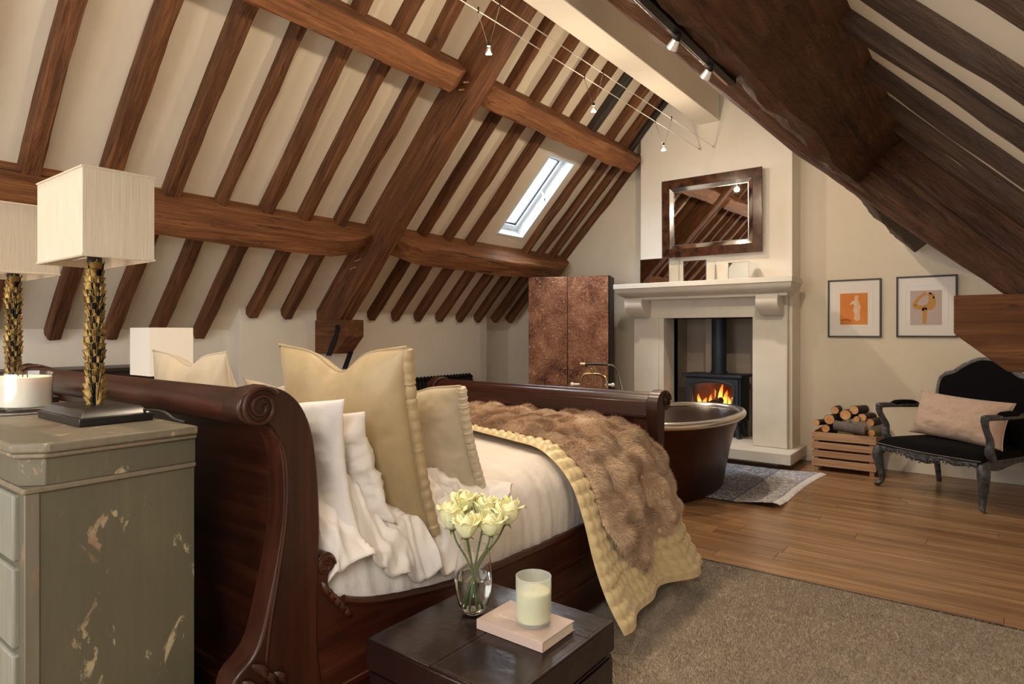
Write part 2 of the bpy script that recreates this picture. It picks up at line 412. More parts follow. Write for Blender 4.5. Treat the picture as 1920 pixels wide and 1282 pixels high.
def rug_mat():
    m, nt, b = nodes('faded_blue_patterned_rug')
    v = coords(nt, (1,1,1), rnd=False)
    def line(scale, lo, wd, dist):
        f = tex(nt, v, scale, 1, .4, dist)
        sb = nt.nodes.new('ShaderNodeMath'); sb.operation = 'SUBTRACT'; nt.links.new(f, sb.inputs[0]); sb.inputs[1].default_value = lo
        ab = nt.nodes.new('ShaderNodeMath'); ab.operation = 'ABSOLUTE'; nt.links.new(sb.outputs[0], ab.inputs[0])
        return ramp(nt, ab.outputs[0], [(wd*.7, (1,1,1,1)), (wd*1.2, (0,0,0,1))])
    vo = nt.nodes.new('ShaderNodeTexVoronoi'); nt.links.new(v, vo.inputs['Vector']); vo.inputs['Scale'].default_value = 15
    blob = ramp(nt, vo.outputs['Distance'], [(.20, (1,1,1,1)), (.26, (0,0,0,1))])
    ring = ramp(nt, vo.outputs['Distance'], [(.36, (0,0,0,1)), (.40, (1,1,1,1))])
    c = mixc(nt, line(16, .5, .03, 1.5), C(104,112,132), C(202,202,210))
    c = mixc(nt, line(26, .46, .03, .8), c, C(186,188,198))
    c = mixc(nt, blob, c, C(206,205,210))
    fade = tex(nt, v, 9, 4, .6)
    c = mixc(nt, ramp(nt, fade, [(.45, (0,0,0,1)), (.65, (.55,.55,.55,1))]), c, C(150,154,166))
    sp = nt.nodes.new('ShaderNodeSeparateXYZ'); nt.links.new(v, sp.inputs[0])
    g = nt.nodes.new('ShaderNodeMath'); g.operation = 'GREATER_THAN'; nt.links.new(sp.outputs[0], g.inputs[0]); g.inputs[1].default_value = -.30
    cb = mixc(nt, line(30, .5, .05, 1.0), C(148,150,162), C(214,211,212))
    c = mixc(nt, g.outputs[0], c, cb)
    g2 = nt.nodes.new('ShaderNodeMath'); g2.operation = 'COMPARE'; nt.links.new(sp.outputs[0], g2.inputs[0]); g2.inputs[1].default_value = -.30; g2.inputs[2].default_value = .008
    c = mixc(nt, g2.outputs[0], c, C(112,116,130))
    nt.links.new(c, b.inputs['Base Color']); setin(b, Roughness=.95, Specular_IOR_Level=.1)
    bump(nt, b, tex(nt, v, 300, 2), .3, .003)
    return m
M['rug'] = rug_mat()
def fur_mat():
    m, nt, b = nodes('brown_fur')
    v = coords(nt, (1,1,1)); n1 = tex(nt, v, 7, 4, .6); n2 = tex(nt, v, 90, 2)
    c = ramp(nt, n1, [(.3, C(158,128,104)), (.5, C(206,176,148)), (.72, C(238,216,190))])
    c = mixc(nt, ramp(nt, n2, [(.3, (0,0,0,1)), (.7, (.5,.5,.5,1))]), c, C(206,180,152))
    nt.links.new(c, b.inputs['Base Color']); setin(b, Roughness=.7, Sheen_Weight=.3, Specular_IOR_Level=.2)
    return m
M['fur'] = fur_mat()

# ------------------------------------------------------------------ room geometry: two roof slopes meeting over the room
TH = radians(46.5); S_, C_ = sin(TH), cos(TH)
RX, RZ = -2.555, 4.756
def slope_axes(side):
    if side == 'left':  return Vector((C_,0,S_)), Vector((S_,0,-C_))     # uphill, inward
    return Vector((-C_,0,S_)), Vector((-S_,0,-C_))
def SP(side, y, s, off=0.0):
    up, n = slope_axes(side)
    return Vector((RX, y, RZ))+up*s+n*off
Y0, Y1 = -2.2, 7.40
SKY = (5.77, 6.29, -3.03, -1.91)
def slope_slab(mb, side, y0, y1, s0, s1, t=.16):
    P = [SP(side, y, s, o) for o in (0, -t) for (y, s) in ((y0,s0),(y1,s0),(y1,s1),(y0,s1))]
    mb.add(P, [(0,1,2,3),(7,6,5,4),(0,4,5,1),(1,5,6,2),(2,6,7,3),(3,7,4,0)])
mb = MB()
a, b_, c_, d_ = SKY
slope_slab(mb, 'left', Y0-.1, a, -4.75, 0); slope_slab(mb, 'left', b_, Y1+.1, -4.75, 0)
slope_slab(mb, 'left', a, b_, -4.75, c_); slope_slab(mb, 'left', a, b_, d_, 0)
RSKY = (-1.45, -.15, -4.25, -3.25)  # opening for the added right roof light
slope_slab(mb, 'right', Y0-.1, RSKY[0], -4.6, 0); slope_slab(mb, 'right', RSKY[1], Y1+.1, -4.6, 0)
slope_slab(mb, 'right', RSKY[0], RSKY[1], -4.6, RSKY[2]); slope_slab(mb, 'right', RSKY[0], RSKY[1], RSKY[3], 0)
ceiling = structure(mb.build('ceiling', M['plaster']))

# timber with uneven faces: p0 -> p1 along its length, standing proud along the inward normal
def beam(name, p0, p1, nrm, width, depth, mat, parent=None, jit=.006, seg=14, z0=-.01, cham=.012, seed=0, bow=0.0, wane=0.0):
    p0, p1, nrm = Vector(p0), Vector(p1), Vector(nrm).normalized()
    X = (p1-p0).normalized(); nrm = (nrm-X*nrm.dot(X)).normalized(); Yv = nrm.cross(X)
    L = (p1-p0).length
    fw = width if callable(width) else (lambda t: width)
    fd = depth if callable(depth) else (lambda t: depth)
    rings = []
    for i in range(seg+1):
        t = i/seg; x = L*t; wv = fw(t)/2; dv = fd(t)
        j = lambda k, s=1.0: jit*s*(N(x*1.6, k*7.3, seed*3.1)+.6*N(x*5.5, k*3.1+9, seed*5.7))*1.8
        bw = bow*sin(pi*t)*N(seed*1.7, 3.3, .5)*2+jit*N(x*.9, seed, 5.5)
        c = cham
        cw = c+wane*max(0, N(x*1.3, 11+seed, 2)+.25)*1.5
        cw2 = c+wane*max(0, N(x*1.5, 31+seed, 7)+.15)*1.5
        ring = [(-wv, z0), (wv, z0), (wv+j(1), dv*.45), (wv+j(2), dv-cw), (wv-cw+j(2), dv+j(3)), (0, dv+j(4)*.7), (-wv+cw2+j(5), dv+j(6)), (-wv+j(6), dv-cw2), (-wv+j(7), dv*.45)]
        rings.append([(x, y+bw, z) for y, z in ring])
    m = MB().loft(rings)
    o = m.build(name, mat, parent, local=True, angle=30)
    mw = Matrix((( X.x, Yv.x, nrm.x, p0.x), (X.y, Yv.y, nrm.y, p0.y), (X.z, Yv.z, nrm.z, p0.z), (0,0,0,1)))
    if parent is None: o.matrix_world = mw
    else: o.matrix_basis = Matrix.Translation(-ORG.get(parent.name, Vector((0,0,0)))) @ mw
    return o
def rafter(side, y, s0, s1, wd, dp, mat, seed):
    up, n = slope_axes(side)
    return beam('rafter', SP(side, y, s0), SP(side, y, s1), n, wd, dp, mat, ceiling, jit=.0085, seed=seed, bow=.014, seg=18, cham=.009)
sd = 0
for y in (.46, .88, 1.28, 1.71, 2.12, 2.49, 2.87, 3.23, 3.60):
    sd += 1; wd = .105 if y < 2.3 else .085
    if abs(y-2.49) < .01: wd = .062
    rafter('left', y, -3.30, -1.50, wd, .105, M['oak'], sd)
    rafter('left', y+random.uniform(-.02,.02), -1.52, -.2, wd, .105, M['oak'], sd+50)
for y in (.85, 1.27, 1.69, 2.09, 2.43, 2.80, 3.20, 3.56):
    sd += 1; rafter('left', y, -4.62 if y < 3 else -4.36, -3.25, .09, .10, M['oak'], sd)
for y in (4.25, 4.63, 5.01, 5.38):
    sd += 1; rafter('left', y, -3.30, -1.50, .085 if y < 5 else .075, .10, M['oak'], sd)
for y in (6.46, 6.77, 7.06, 7.35):
    sd += 1; rafter('left', y, -3.30, -1.50, .068, .085, M['oak'], sd)
for y in (4.25, 4.60, 5.0, 5.375, 5.73, 6.09, 6.5, 6.84, 7.0):
    sd += 1; rafter('left', y, -1.52, -.2, .075, .10, M['oak_black'] if y in (6.09, 7.0) else M['oak'], sd)
for y in (4.22, 4.63, 4.98, 5.34, 5.71, 6.09, 6.45):
    sd += 1; rafter('left', y, -4.36, -3.25, .085, .10, M['oak'], sd)
for y in (6.82, 7.16):
    sd += 1; rafter('left', y, -4.36, -3.25, .085, .10, M['oak'], sd)
for y in (.04, .50, .96, 1.42, 1.89, 2.34, 2.81, 3.28, 3.70, 4.3, 4.72, 5.15, 5.6, 6.05, 6.5, 6.95):
    sd += 1
    rafter('right', y, -4.5, -3.0, .095, .045, M['oak_grey'], sd)
    rafter('right', y, -3.05, -1.50, .095, .05, M['oak_grey'], sd+70)
    if y > 4: rafter('right', y, -1.52, -.2, .08, .08, M['oak'], sd+90)

# purlins: lengthwise timbers carrying the rafters, tapered where they are let into the truss
def purlin(name, side, s_mid, wid, dep, y0, y1, tap0, tap1, mat, label, jit=.010, wane=.006, seed=1, endd=.45, seg=26):
    up, n = slope_axes(side)
    L = y1-y0
    def dp(t):
        k = 1.0
        if tap0: k = min(k, endd+(1-endd)*min(1, t*L/tap0))
        if tap1: k = min(k, endd+(1-endd)*min(1, (1-t)*L/tap1))
        return dep*k
    o = beam(name, SP(side, y0, s_mid), SP(side, y1, s_mid), n, wid, dp, mat, None, jit=jit, seg=seg, cham=.008, seed=seed, wane=wane)
    tag(o, label, 'beam')
    return o
TF, TB = 3.93, 4.10
purlin('purlin', 'left', -3.30, .19, .33, Y0, TF+.02, 0, .36, M['oak_purlin'], 'long lower purlin on the left slope passing behind the lampshades', seed=3)
purlin('purlin', 'left', -3.28, .20, .33, TB-.02, Y1-.02, .40, .35, M['oak_purlin'], 'lower purlin on the left slope just above the copper wardrobe', seed=5, wane=.008)
purlin('purlin', 'left', -1.575, .19, .33, Y0, TF+.02, 0, .22, M['oak_purlin'], 'upper purlin on the left slope at the top edge, nearest the camera', seed=8)
purlin('purlin', 'left', -1.575, .19, .33, TB-.02, 7.04, .12, .10, M['oak_purlin'], 'upper purlin on the left slope above the skylight, ending at the chimney breast', seed=9, endd=.7, jit=.012)
purlin('purlin', 'right', -3.085, .20, .36, Y0, TF+.02, 0, .10, M['oak_dark'], 'massive rough dark purlin overhead on the right, beside the black track light', seed=12, jit=.020, wane=.06, endd=.9, seg=60)
purlin('purlin', 'right', -3.13, .20, .36, TB-.02, Y1-.06, .2, .12, M['oak_grey'], 'lower purlin on the right slope seen beneath the truss above the framed prints', seed=14)
purlin('purlin', 'right', -1.575, .20, .33, Y0, TF+.02, 0, .15, M['oak_dark'], 'upper purlin on the right slope, its broken end beside the white ridge', seed=15, jit=.03, wane=.06)
purlin('purlin', 'right', -1.575, .19, .33, TB-.02, 7.04, .12, .10, M['oak_dark'], 'upper purlin on the right slope hidden beyond the dark truss', seed=16)

# truss: two principal rafters on corbels
for side, mat, lab in (('left', 'oak', 'broad principal rafter of the truss leaning up the left slope'), ('right', 'oak_dark', 'dark principal rafter of the truss crossing above the framed prints')):
    up, n = slope_axes(side)
    o = beam('principal_rafter', SP(side, (TF+TB)/2, -4.40), SP(side, (TF+TB)/2, -.02), n, TB-TF, .335 if side == 'left' else (lambda t: interp([(0,.285),(.07,.29),(.27,.365),(.38,.40),(.7,.41),(1,.41)], t)), M[mat], None, jit=.007, seg=40, cham=.012, seed=21 if side == 'left' else 23)
    tag(o, lab, 'beam')
def corbel(loc, poly, y0, y1, label, mat):
    r = thing('truss_corbel', label, 'beam', loc)
    MB().prism(poly, 'y', y0, y1).build('block', mat, r, bevel=.008)
    return r
cl = corbel((-5.3, 4.02, 1.18), [(-5.62,1.52),(-5.03,1.52),(-5.03,1.352),(-5.21,1.18),(-5.62,1.18)], 3.915, 4.135, 'square oak corbel with black iron straps at the foot of the left truss', M['oak'])
# strap irons
def strap(pts, y, parent):
    m = MB().prism(pts, 'y', y-.008, y); m.build('iron_strap', M['iron'], parent, bevel=.002)
strap([(-5.19,1.46),(-5.16,1.475),(-5.125,1.46),(-5.115,1.43),(-5.13,1.40),(-5.15,1.38),(-5.155,1.33),(-5.26,1.16),(-5.34,1.16),(-5.23,1.345),(-5.20,1.38),(-5.195,1.42)], 3.914, cl)
MB().prism([(-5.30,1.02),(-5.23,1.02),(-5.13,1.20),(-5.20,1.20)], 'y', 4.075, 4.085).build('iron_strap', M['iron'], cl)
MB().sphere((-5.155,3.906,1.435), .012, 8, 6).build('bolt_head', M['iron'], cl)
cr = corbel((.2, 4.02, 1.2), [(-.155,1.585),(.8,1.585),(.8,1.205),(.06,1.205),(-.155,1.392)], 3.90, 4.14, 'dark cracked oak corbel jutting in above the black settee', M['oak'])
for k, (x, z) in enumerate(((-3.52,3.63),(-3.47,3.66),(-4.95,2.05),(-4.86,2.10),(-1.82,3.42),(-1.79,3.40))):
    pass

# ridge, boxed in plaster
ridge = structure(MB().box(-2.675, -2.435, Y0, 7.06, 3.775, 4.66).build('ceiling_ridge', M['plaster_white'], bevel=.006))

# walls
def zl(x): return RZ+(x-RX)*S_/C_
def zr(x): return RZ-(x-RX)*S_/C_
XL, XB, XR = -5.72, -5.53, .48
wl = MB().box(XL-.2, XL, Y0-.1, 3.12, -.05, zl(XL)+.12)
wl.box(XL-.2, XB, 3.10, 6.68, -.05, zl(XB)+.08).box(XL-.2, XL, 6.66, Y1+.1, -.05, zl(XL)+.12)
structure(wl.build('wall_left', M['plaster_white'], bevel=.004))
structure(MB().box(XR, XR+.2, Y0-.1, Y1+.1, -.05, zr(XR)+.1).build('wall_right', M['plaster']))
FX0, FX1, FZ1 = -3.14, -2.06, 1.56
g = MB()
def zs(x): return min(zl(x), zr(x))+.10
g.prism([(XL-.2,-.05),(FX0,-.05),(FX0,zs(FX0)),(XL-.2,zs(XL-.2))], 'y', Y1, Y1+.15)
g.prism([(FX1,-.05),(XR+.2,-.05),(XR+.2,zs(XR+.2)),(FX1,zs(FX1))], 'y', Y1, Y1+.15)
g.prism([(FX0,FZ1),(FX1,FZ1),(FX1,zs(FX1)),(RX,zs(RX)),(FX0,zs(FX0))], 'y', Y1, Y1+.15)
structure(g.build('wall_gable', M['plaster']))
# chimney breast
BX0, BX1, BY = -3.405, -1.67, 7.05
g = MB()
g.prism([(BX0,0),(FX0,0),(FX0,FZ1),(FX1,FZ1),(FX1,0),(BX1,0),(BX1,zs(BX1)),(RX,zs(RX)),(BX0,zs(BX0))], 'y', BY, Y1)
structure(g.build('wall_chimney_breast', M['plaster_white'], bevel=.004))
# firebox lining with splayed reveals
fb = MB()
fb.box(FX0-.02, FX0, BY, 7.95, .1, FZ1+.02).box(FX1, FX1+.02, BY, 7.95, .1, FZ1+.02).box(FX0, FX1, 7.85, 7.95, .1, FZ1+.02).box(FX0, FX1, BY, 7.95, FZ1, FZ1+.03)
fb.box(-2.80, -2.70, 7.60, 7.85, .1, FZ1)
fb.box(FX0, FX1, Y1+.02, 7.95, .0, .17)
structure(fb.build('wall_firebox', M['firebox']))
# rear gable, unseen, with a window added for fill daylight
g = MB()
WX0, WX1, WZ0, WZ1 = -3.7, -1.0, .8, 2.75
yb = (Y0-.15, Y0)
g.prism([(XL-.2,-.05),(WX0,-.05),(WX0,zs(WX0)),(XL-.2,zs(XL-.2))], 'y', *yb)
g.prism([(WX1,-.05),(XR+.2,-.05),(XR+.2,zs(XR+.2)),(WX1,zs(WX1))], 'y', *yb)
g.box(WX0, WX1, *yb, -.05, WZ0)
g.prism([(WX0,WZ1),(WX1,WZ1),(WX1,zs(WX1)),(RX,zs(RX)),(WX0,zs(WX0))], 'y', *yb)
structure(g.build('wall_rear', M['plaster']))
w2 = structure(MB().box(WX0, WX1, Y0-.1, Y0-.06, WZ0, WZ0+.06).box(WX0, WX1, Y0-.1, Y0-.06, WZ1-.06, WZ1).box(WX0, WX0+.06, Y0-.1, Y0-.06, WZ0, WZ1).box(WX1-.06, WX1, Y0-.1, Y0-.06, WZ0, WZ1).box(-2.38, -2.32, Y0-.1, Y0-.06, WZ0, WZ1).build('added_rear_window', M['white_paint']))
MB().box(WX0+.06, WX1-.06, Y0-.085, Y0-.08, WZ0+.06, WZ1-.06).build('pane', M['pane'], w2)
structure(MB().box(BX1, XR, Y1-.016, Y1, 0, .145).build('baseboard_gable', M['plaster_white'], bevel=.004))
structure(MB().box(XB, XB+.016, 3.12, 6.66, 0, .145).build('baseboard_left', M['plaster_white'], bevel=.004))

# skylight in the left slope
sky = bpy.data.objects.new('window_1', None); col.objects.link(sky); sky['kind'] = 'structure'
def sl_box(mb, y0, y1, s0, s1, o0, o1):
    P = [SP('left', y, s, o) for o in (o0, o1) for (y, s) in ((y0,s0),(y1,s0),(y1,s1),(y0,s1))]
    mb.add(P, [(0,1,2,3),(7,6,5,4),(0,4,5,1),(1,5,6,2),(2,6,7,3),(3,7,4,0)])
def sl_frame(y0, y1, s0, s1, wd, o0, o1, ws=None):
    m = MB(); ws = ws or wd
    sl_box(m, y0, y0+wd, s0, s1, o0, o1); sl_box(m, y1-wd, y1, s0, s1, o0, o1)
    sl_box(m, y0+wd, y1-wd, s0, s0+ws, o0, o1); sl_box(m, y0+wd, y1-wd, s1-ws, s1, o0, o1)
    return m
sl_frame(a, b_, c_, d_, .022, .012, -.20).build('lining', M['white_paint'], sky)
sl_frame(a+.024, b_-.024, c_+.024, d_-.024, .05, -.12, -.19, .06).build('sash', M['white_paint'], sky, bevel=.004)
m = MB(); sl_box(m, a+.07, b_-.07, c_+.08, d_-.08, -.160, -.164); m.build('pane', M['pane'], sky)
m = sl_frame(a+.072, b_-.072, c_+.082, d_-.082, .020, -.148, -.168); m.build('gasket', M['black_plastic'], sky)
hp = SP('left', b_-.06, -2.42, -.115)
m = MB(); m.tube([hp, hp+Vector((.03,0,-.03)), hp+Vector((.045,-.005,-.12))], [.014,.016,.014], 8); m.build('handle', M['chrome'], sky)
area('roof_light_daylight', SP('left', (a+b_)/2, (c_+d_)/2, -.32), SP('left', (a+b_)/2, (c_+d_)/2, 2), .55, 1.15, 36, DAY, 130)

# unseen roof light behind the camera, added in the right slope for side light
rs = bpy.data.objects.new('added_roof_light', None); col.objects.link(rs); rs['kind'] = 'structure'
def sr_box(mb, y0, y1, s0, s1, o0, o1):
    P = [SP('right', y, s, o) for o in (o0, o1) for (y, s) in ((y0,s0),(y1,s0),(y1,s1),(y0,s1))]
    mb.add(P, [(0,1,2,3),(7,6,5,4),(0,4,5,1),(1,5,6,2),(2,6,7,3),(3,7,4,0)])
m = MB(); ra, rb, rc, rd_ = RSKY
sr_box(m, ra, ra+.03, rc, rd_, .01, -.18); sr_box(m, rb-.03, rb, rc, rd_, .01, -.18); sr_box(m, ra+.03, rb-.03, rc, rc+.03, .01, -.18); sr_box(m, ra+.03, rb-.03, rd_-.03, rd_, .01, -.18)
m.build('lining', M['white_paint'], rs)
m = MB(); sr_box(m, ra+.03, rb-.03, rc+.03, rd_-.03, -.13, -.134); m.build('pane', M['pane'], rs)
area('added_roof_light_fill', SP('right', (ra+rb)/2, (rc+rd_)/2, -.20), SP('right', (ra+rb)/2, (rc+rd_)/2, 2), 1.2, .95, 48, (1.0, .96, .92))

# floor: boards in the far half, carpet in the near half
CY = 3.765
floor = structure(MB().box(XL-.1, XR+.1, Y0-.1, 7.5, -.12, -.022).build('floor', M['dark_wood']))
y = CY+.004; r = 0
while y < Y1-.01:
    wd = min(.146, Y1-y)
    x = XL+random.uniform(-1.2, 0)
    while x < XR+.1:
        L = random.uniform(1.3, 2.3)
        x0, x1 = max(x, XL), min(x+L, XR)
        if x1-x0 > .03:
            o = MB().box(-(x1-x0)/2+.0008, (x1-x0)/2-.0008, -wd/2+.0008, wd/2-.0008, -.02, random.uniform(-.0007, 0)).build('plank', M['plank'], floor, local=True, bevel=.0012)
            o.location = ((x0+x1)/2, y+wd/2, 0)
        x += L
    y += wd; r += 1
cp = MB()
def carpet_fn(u, v):
    x = lerp(XL, XR, u); yy = lerp(Y0, CY, v)
    return (x, yy, .010+.0015*N(x*9, yy*9, 0))
cp.grid(carpet_fn, 60, 60)
cp.box(XL, XR, Y0, CY, -.02, .004)
cpt = thing('carpet', 'taupe cut pile carpet covering the near half of the floor', 'carpet', (-1.0, 2.0, 0))
cp.build('carpet_backing', M['carpet'], cpt)
random.seed(21); pv = []; pf_ = []
for i in range(230000):
    x = random.uniform(-1.62, XR-.01); yy = random.uniform(1.0, CY-.004)
    if x < -1.5 and random.random() < .5: continue
    a2 = random.uniform(0, 2*pi); cl_ = N(x*7, yy*7, 2); l2 = random.uniform(.007, .013)
    dx_ = cos(a2)*.004+.005*N(x*10, yy*10, 5); dy_ = sin(a2)*.004+.005*N(x*10+5, yy*10, 8); wx, wy = -sin(a2)*.0017, cos(a2)*.0017
    b0 = len(pv); pv += [(x-wx+1, yy-wy-2, .009), (x+wx+1, yy+wy-2, .009), (x+dx_+1, yy+dy_-2, .010+l2)]; pf_.append((b0, b0+1, b0+2))
me = bpy.data.meshes.new('carpet_pile'); me.from_pydata(pv, [], pf_); me.materials.append(M['carpet'])
o = bpy.data.objects.new('carpet_pile', me); col.objects.link(o); o.parent = cpt; stuff(o)
tag(MB().box(XL, XR, CY-.004, CY+.014, -.01, .012).build('carpet_edging', M['black_plastic']), 'thin dark strip where the carpet meets the floorboards', 'edging strip')

# ------------------------------------------------------------------ fireplace
fp = thing('fireplace_surround', 'pale limestone fireplace surround with scroll brackets and deep mantelshelf', 'fireplace', (-2.6, 7.0, 0))
JY = 6.98
MB().box(-3.465, -3.142, JY, BY-.001, .17, 1.57).build('jamb', M['stone'], fp, bevel=.012)
MB().box(-2.06, -1.70, JY, BY-.001, .17, 1.57).build('jamb', M['stone'], fp, bevel=.012)
MB().box(-3.142, -3.08, BY-.06, 7.3, .17, 1.56).build('inner_slip', M['stone'], fp, bevel=.004)
MB().box(-3.465, -1.70, JY+.005, BY-.001, 1.56, 1.80).build('lintel', M['stone'], fp, bevel=.006)
# mantelshelf: slab over an ovolo moulding, returned at both ends
MX0, MX1, MY, MZ = -3.55, -1.57, 6.62, 1.955
MB().box(MX0, MX1, MY, BY-.001, MZ-.055, MZ).build('mantelshelf', M['stone'], fp, bevel=.004)
prof = [(.015, 0), (.03, -.03), (.055, -.06), (.10, -.085), (.15, -.10), (.155, -.125)]
mm = MB(); rings = []
for ins, dz in [(.02, .002)]+prof:
    i = ins
    rings.append([(MX0+i*.55, MY+i, MZ-.055+dz), (MX1-i*.55, MY+i, MZ-.055+dz), (MX1-i*.55, BY-.001, MZ-.055+dz), (MX0+i*.55, BY-.001, MZ-.055+dz)])
mm.loft(rings); mm.build('cornice_moulding', M['stone'], fp, angle=60)
for x0, x1 in ((-3.46, -3.24), (-1.955, -1.735)):
    pr = [(JY,1.79),(6.74,1.79),(6.72,1.74),(6.725,1.69),(6.76,1.645),(6.81,1.615),(6.86,1.59),(6.91,1.575),(JY,1.575)]
    MB().prism(pr, 'x', x0, x1).build('scroll_bracket', M['stone'], fp, bevel=.006)
MB().box(-3.55, -1.60, 6.69, BY+.34, .06, .17).build('hearth_slab', M['stone'], fp, bevel=.006)
MB().box(-3.30, -1.78, 6.92, BY+.3, 0, .06).build('hearth_plinth', M['stone'], fp, bevel=.003)

# wood burning stove
sx0, sx1, sy0, sy1 = -2.93, -2.28, 7.27, 7.62
st = thing('wood_stove', 'blue-black cast iron wood stove with a lit fire behind glass', 'stove', (-2.6, 7.45, .17))
body = MB().box(sx0, sx0+.05, sy0+.02, sy1, .36, .87).box(sx1-.05, sx1, sy0+.02, sy1, .36, .87).box(sx0+.05, sx1-.05, sy1-.05, sy1, .36, .87).box(sx0+.05, sx1-.05, sy0+.02, sy1-.05, .36, .42).box(sx0+.05, sx1-.05, sy0+.02, sy1-.05, .84, .87)
body.build('body', M['stove'], st, bevel=.005)
tp = MB(); tp.box(sx0-.03, sx1+.03, sy0-.03, sy1+.02, .87, .905); tp.build('top_plate', M['stove'], st, bevel=.01)
# door frame with an arched opening
dx0, dx1, dz0, dz1 = sx0+.02, sx1-.02, .38, .855
ox0, ox1, oz0, oz1 = sx0+.09, sx1-.09, .45, .76
n = 12
arch_o = [(dx0,dz0),(dx1,dz0),(dx1,dz1),(dx0,dz1)]
inner = [(ox0,oz0)]+[(ox1,oz0)]+[(lerp(ox1,ox0,k/n), oz1+.045*sin(pi*k/n)**.8) for k in range(n+1)]
outer = []
for k, (x, z) in enumerate(inner):
    if k == 0: outer.append((dx0,dz0))
    elif k == 1: outer.append((dx1,dz0))
    else: outer.append((lerp(dx1,dx0,(k-2)/n), dz1))
mm = MB(); m_ = len(inner)
fr = []
for yy in (sy0-.012, sy0+.02):
    fr.append([(x, yy, z) for x, z in outer]); fr.append([(x, yy, z) for x, z in inner])
P = fr[0]+fr[1]+fr[2]+fr[3]; F = []
for k in range(m_):
    k2 = (k+1) % m_
    F += [(k, k2, m_+k2, m_+k), (2*m_+k, 3*m_+k, 3*m_+k2, 2*m_+k2), (m_+k, m_+k2, 3*m_+k2, 3*m_+k), (k, 2*m_+k, 2*m_+k2, k2)]
mm.add(P, F)
door = mm.build('door', M['stove'], st, bevel=.003)
MB().tube([(x, sy0-.016, z) for x, z in [(ox0-.025,oz0)]+[(lerp(ox0-.025,ox1+.025,k/n), oz1+.02+.055*sin(pi*k/n)**.8) for k in range(n+1)]+[(ox1+.025,oz0)]], .012, 8).build('arched_bead', M['stove'], door)
MB().box(ox0-.01, ox1+.01, sy0+.004, sy0+.008, oz0-.01, oz1+.06).build('glass_pane', M['stove_glass'], door)
MB().tube([(sx1-.06, sy0-.03, .66), (sx1-.065, sy0-.05, .655), (sx1-.085, sy0-.05, .55)], [.012,.012,.011], 8).build('handle', M['chrome'], door)
for x in (sx0+.06, sx1-.06):
    for yy in (sy0+.05, sy1-.05):
        sg = 1 if x > -2.6 else -1
        MB().tube([(x, yy, .37), (x+.015*sg, yy, .29), (x+.02*sg, yy, .22), (x+.035*sg, yy, .171)], [.038,.030,.024,.03], 10).build('leg', M['stove'], st)
MB().tube([(-2.60, 7.50, .9), (-2.60, 7.50, 1.60)], .085, 20).tube([(-2.60, 7.50, .9), (-2.60, 7.50, .93)], .10, 20).build('flue_pipe', M['stove'], st)
MB().box(sx0+.051, sx1-.051, sy1-.06, sy1-.052, .42, .84).build('firebrick_back', simple('firebrick', C(120,72,44), .9, c2=C(70,40,26), nscale=9), st)
MB().box(sx0+.08, sx1-.08, sy0+.05, sy1-.08, .42, .44).build('ember_bed', M['glow'], st)
for k, (pa, pb, r) in enumerate((((-2.84,7.36,.48),(-2.40,7.44,.49),.045), ((-2.75,7.46,.50),(-2.52,7.35,.60),.042), ((-2.585,7.38,.46),(-2.575,7.44,.72),.035), ((-2.50,7.45,.50),(-2.36,7.36,.53),.04))):
    MB().tube([pa, [(i+j)/2 for i, j in zip(pa, pb)], pb], [r, r*1.1, r*.9], 9).build('burning_log', M['ember'], st)
random.seed(3)
for k, (x, yy, h, r) in enumerate(((-2.80,7.41,.20,.045),(-2.74,7.42,.16,.05),(-2.66,7.42,.20,.04),(-2.545,7.40,.34,.05),(-2.50,7.42,.26,.05),(-2.45,7.41,.20,.045),(-2.62,7.46,.26,.05),(-2.41,7.42,.14,.035))):
    ph = random.uniform(0, 6)
    path = [(x+.025*sin(ph+t*4)*t, yy, .46+h*t) for t in [i/8 for i in range(9)]]
    rad = [r*(.55+.6*t)*(1-t)**.75+.001 for t in [i/8 for i in range(9)]]
    MB().tube(path, rad, 8).build('flame', M['flame'], st)
point('stove_fire', (-2.58, 7.38, .60), 5, (1,.40,.12), .08)

# framed mirror leaning out over the mantel
mr = thing('wall_mirror', 'large rectangular mirror in a tortoiseshell frame tilted over the mantelshelf', 'mirror', (-2.52, 6.995, 2.26))
tilt = .012
mr.rotation_euler = (tilt, 0, 0)
mw_, mh_ = 1.14, .905
def rect_frame(w0, h0, w1, h1, y0, y1, zc):
    m = MB()
    o4 = [(-w0/2, zc-h0/2), (w0/2, zc-h0/2), (w0/2, zc+h0/2), (-w0/2, zc+h0/2)]
    i4 = [(-w1/2, zc-h1/2), (w1/2, zc-h1/2), (w1/2, zc+h1/2), (-w1/2, zc+h1/2)]
    P = [(x, y0, z) for x, z in o4]+[(x, y0, z) for x, z in i4]+[(x, y1, z) for x, z in o4]+[(x, y1, z) for x, z in i4]
    F = []
    for k in range(4):
        j = (k+1) % 4
        F += [(k,j,4+j,4+k), (8+k,12+k,12+j,8+j), (k,8+k,8+j,j), (4+k,4+j,12+j,12+k)]
    return m.add(P, F)
rect_frame(mw_, mh_, mw_-.20, mh_-.20, -.035, .0, mh_/2).build('frame', M['tortoise'], mr, local=True, bevel=.004)
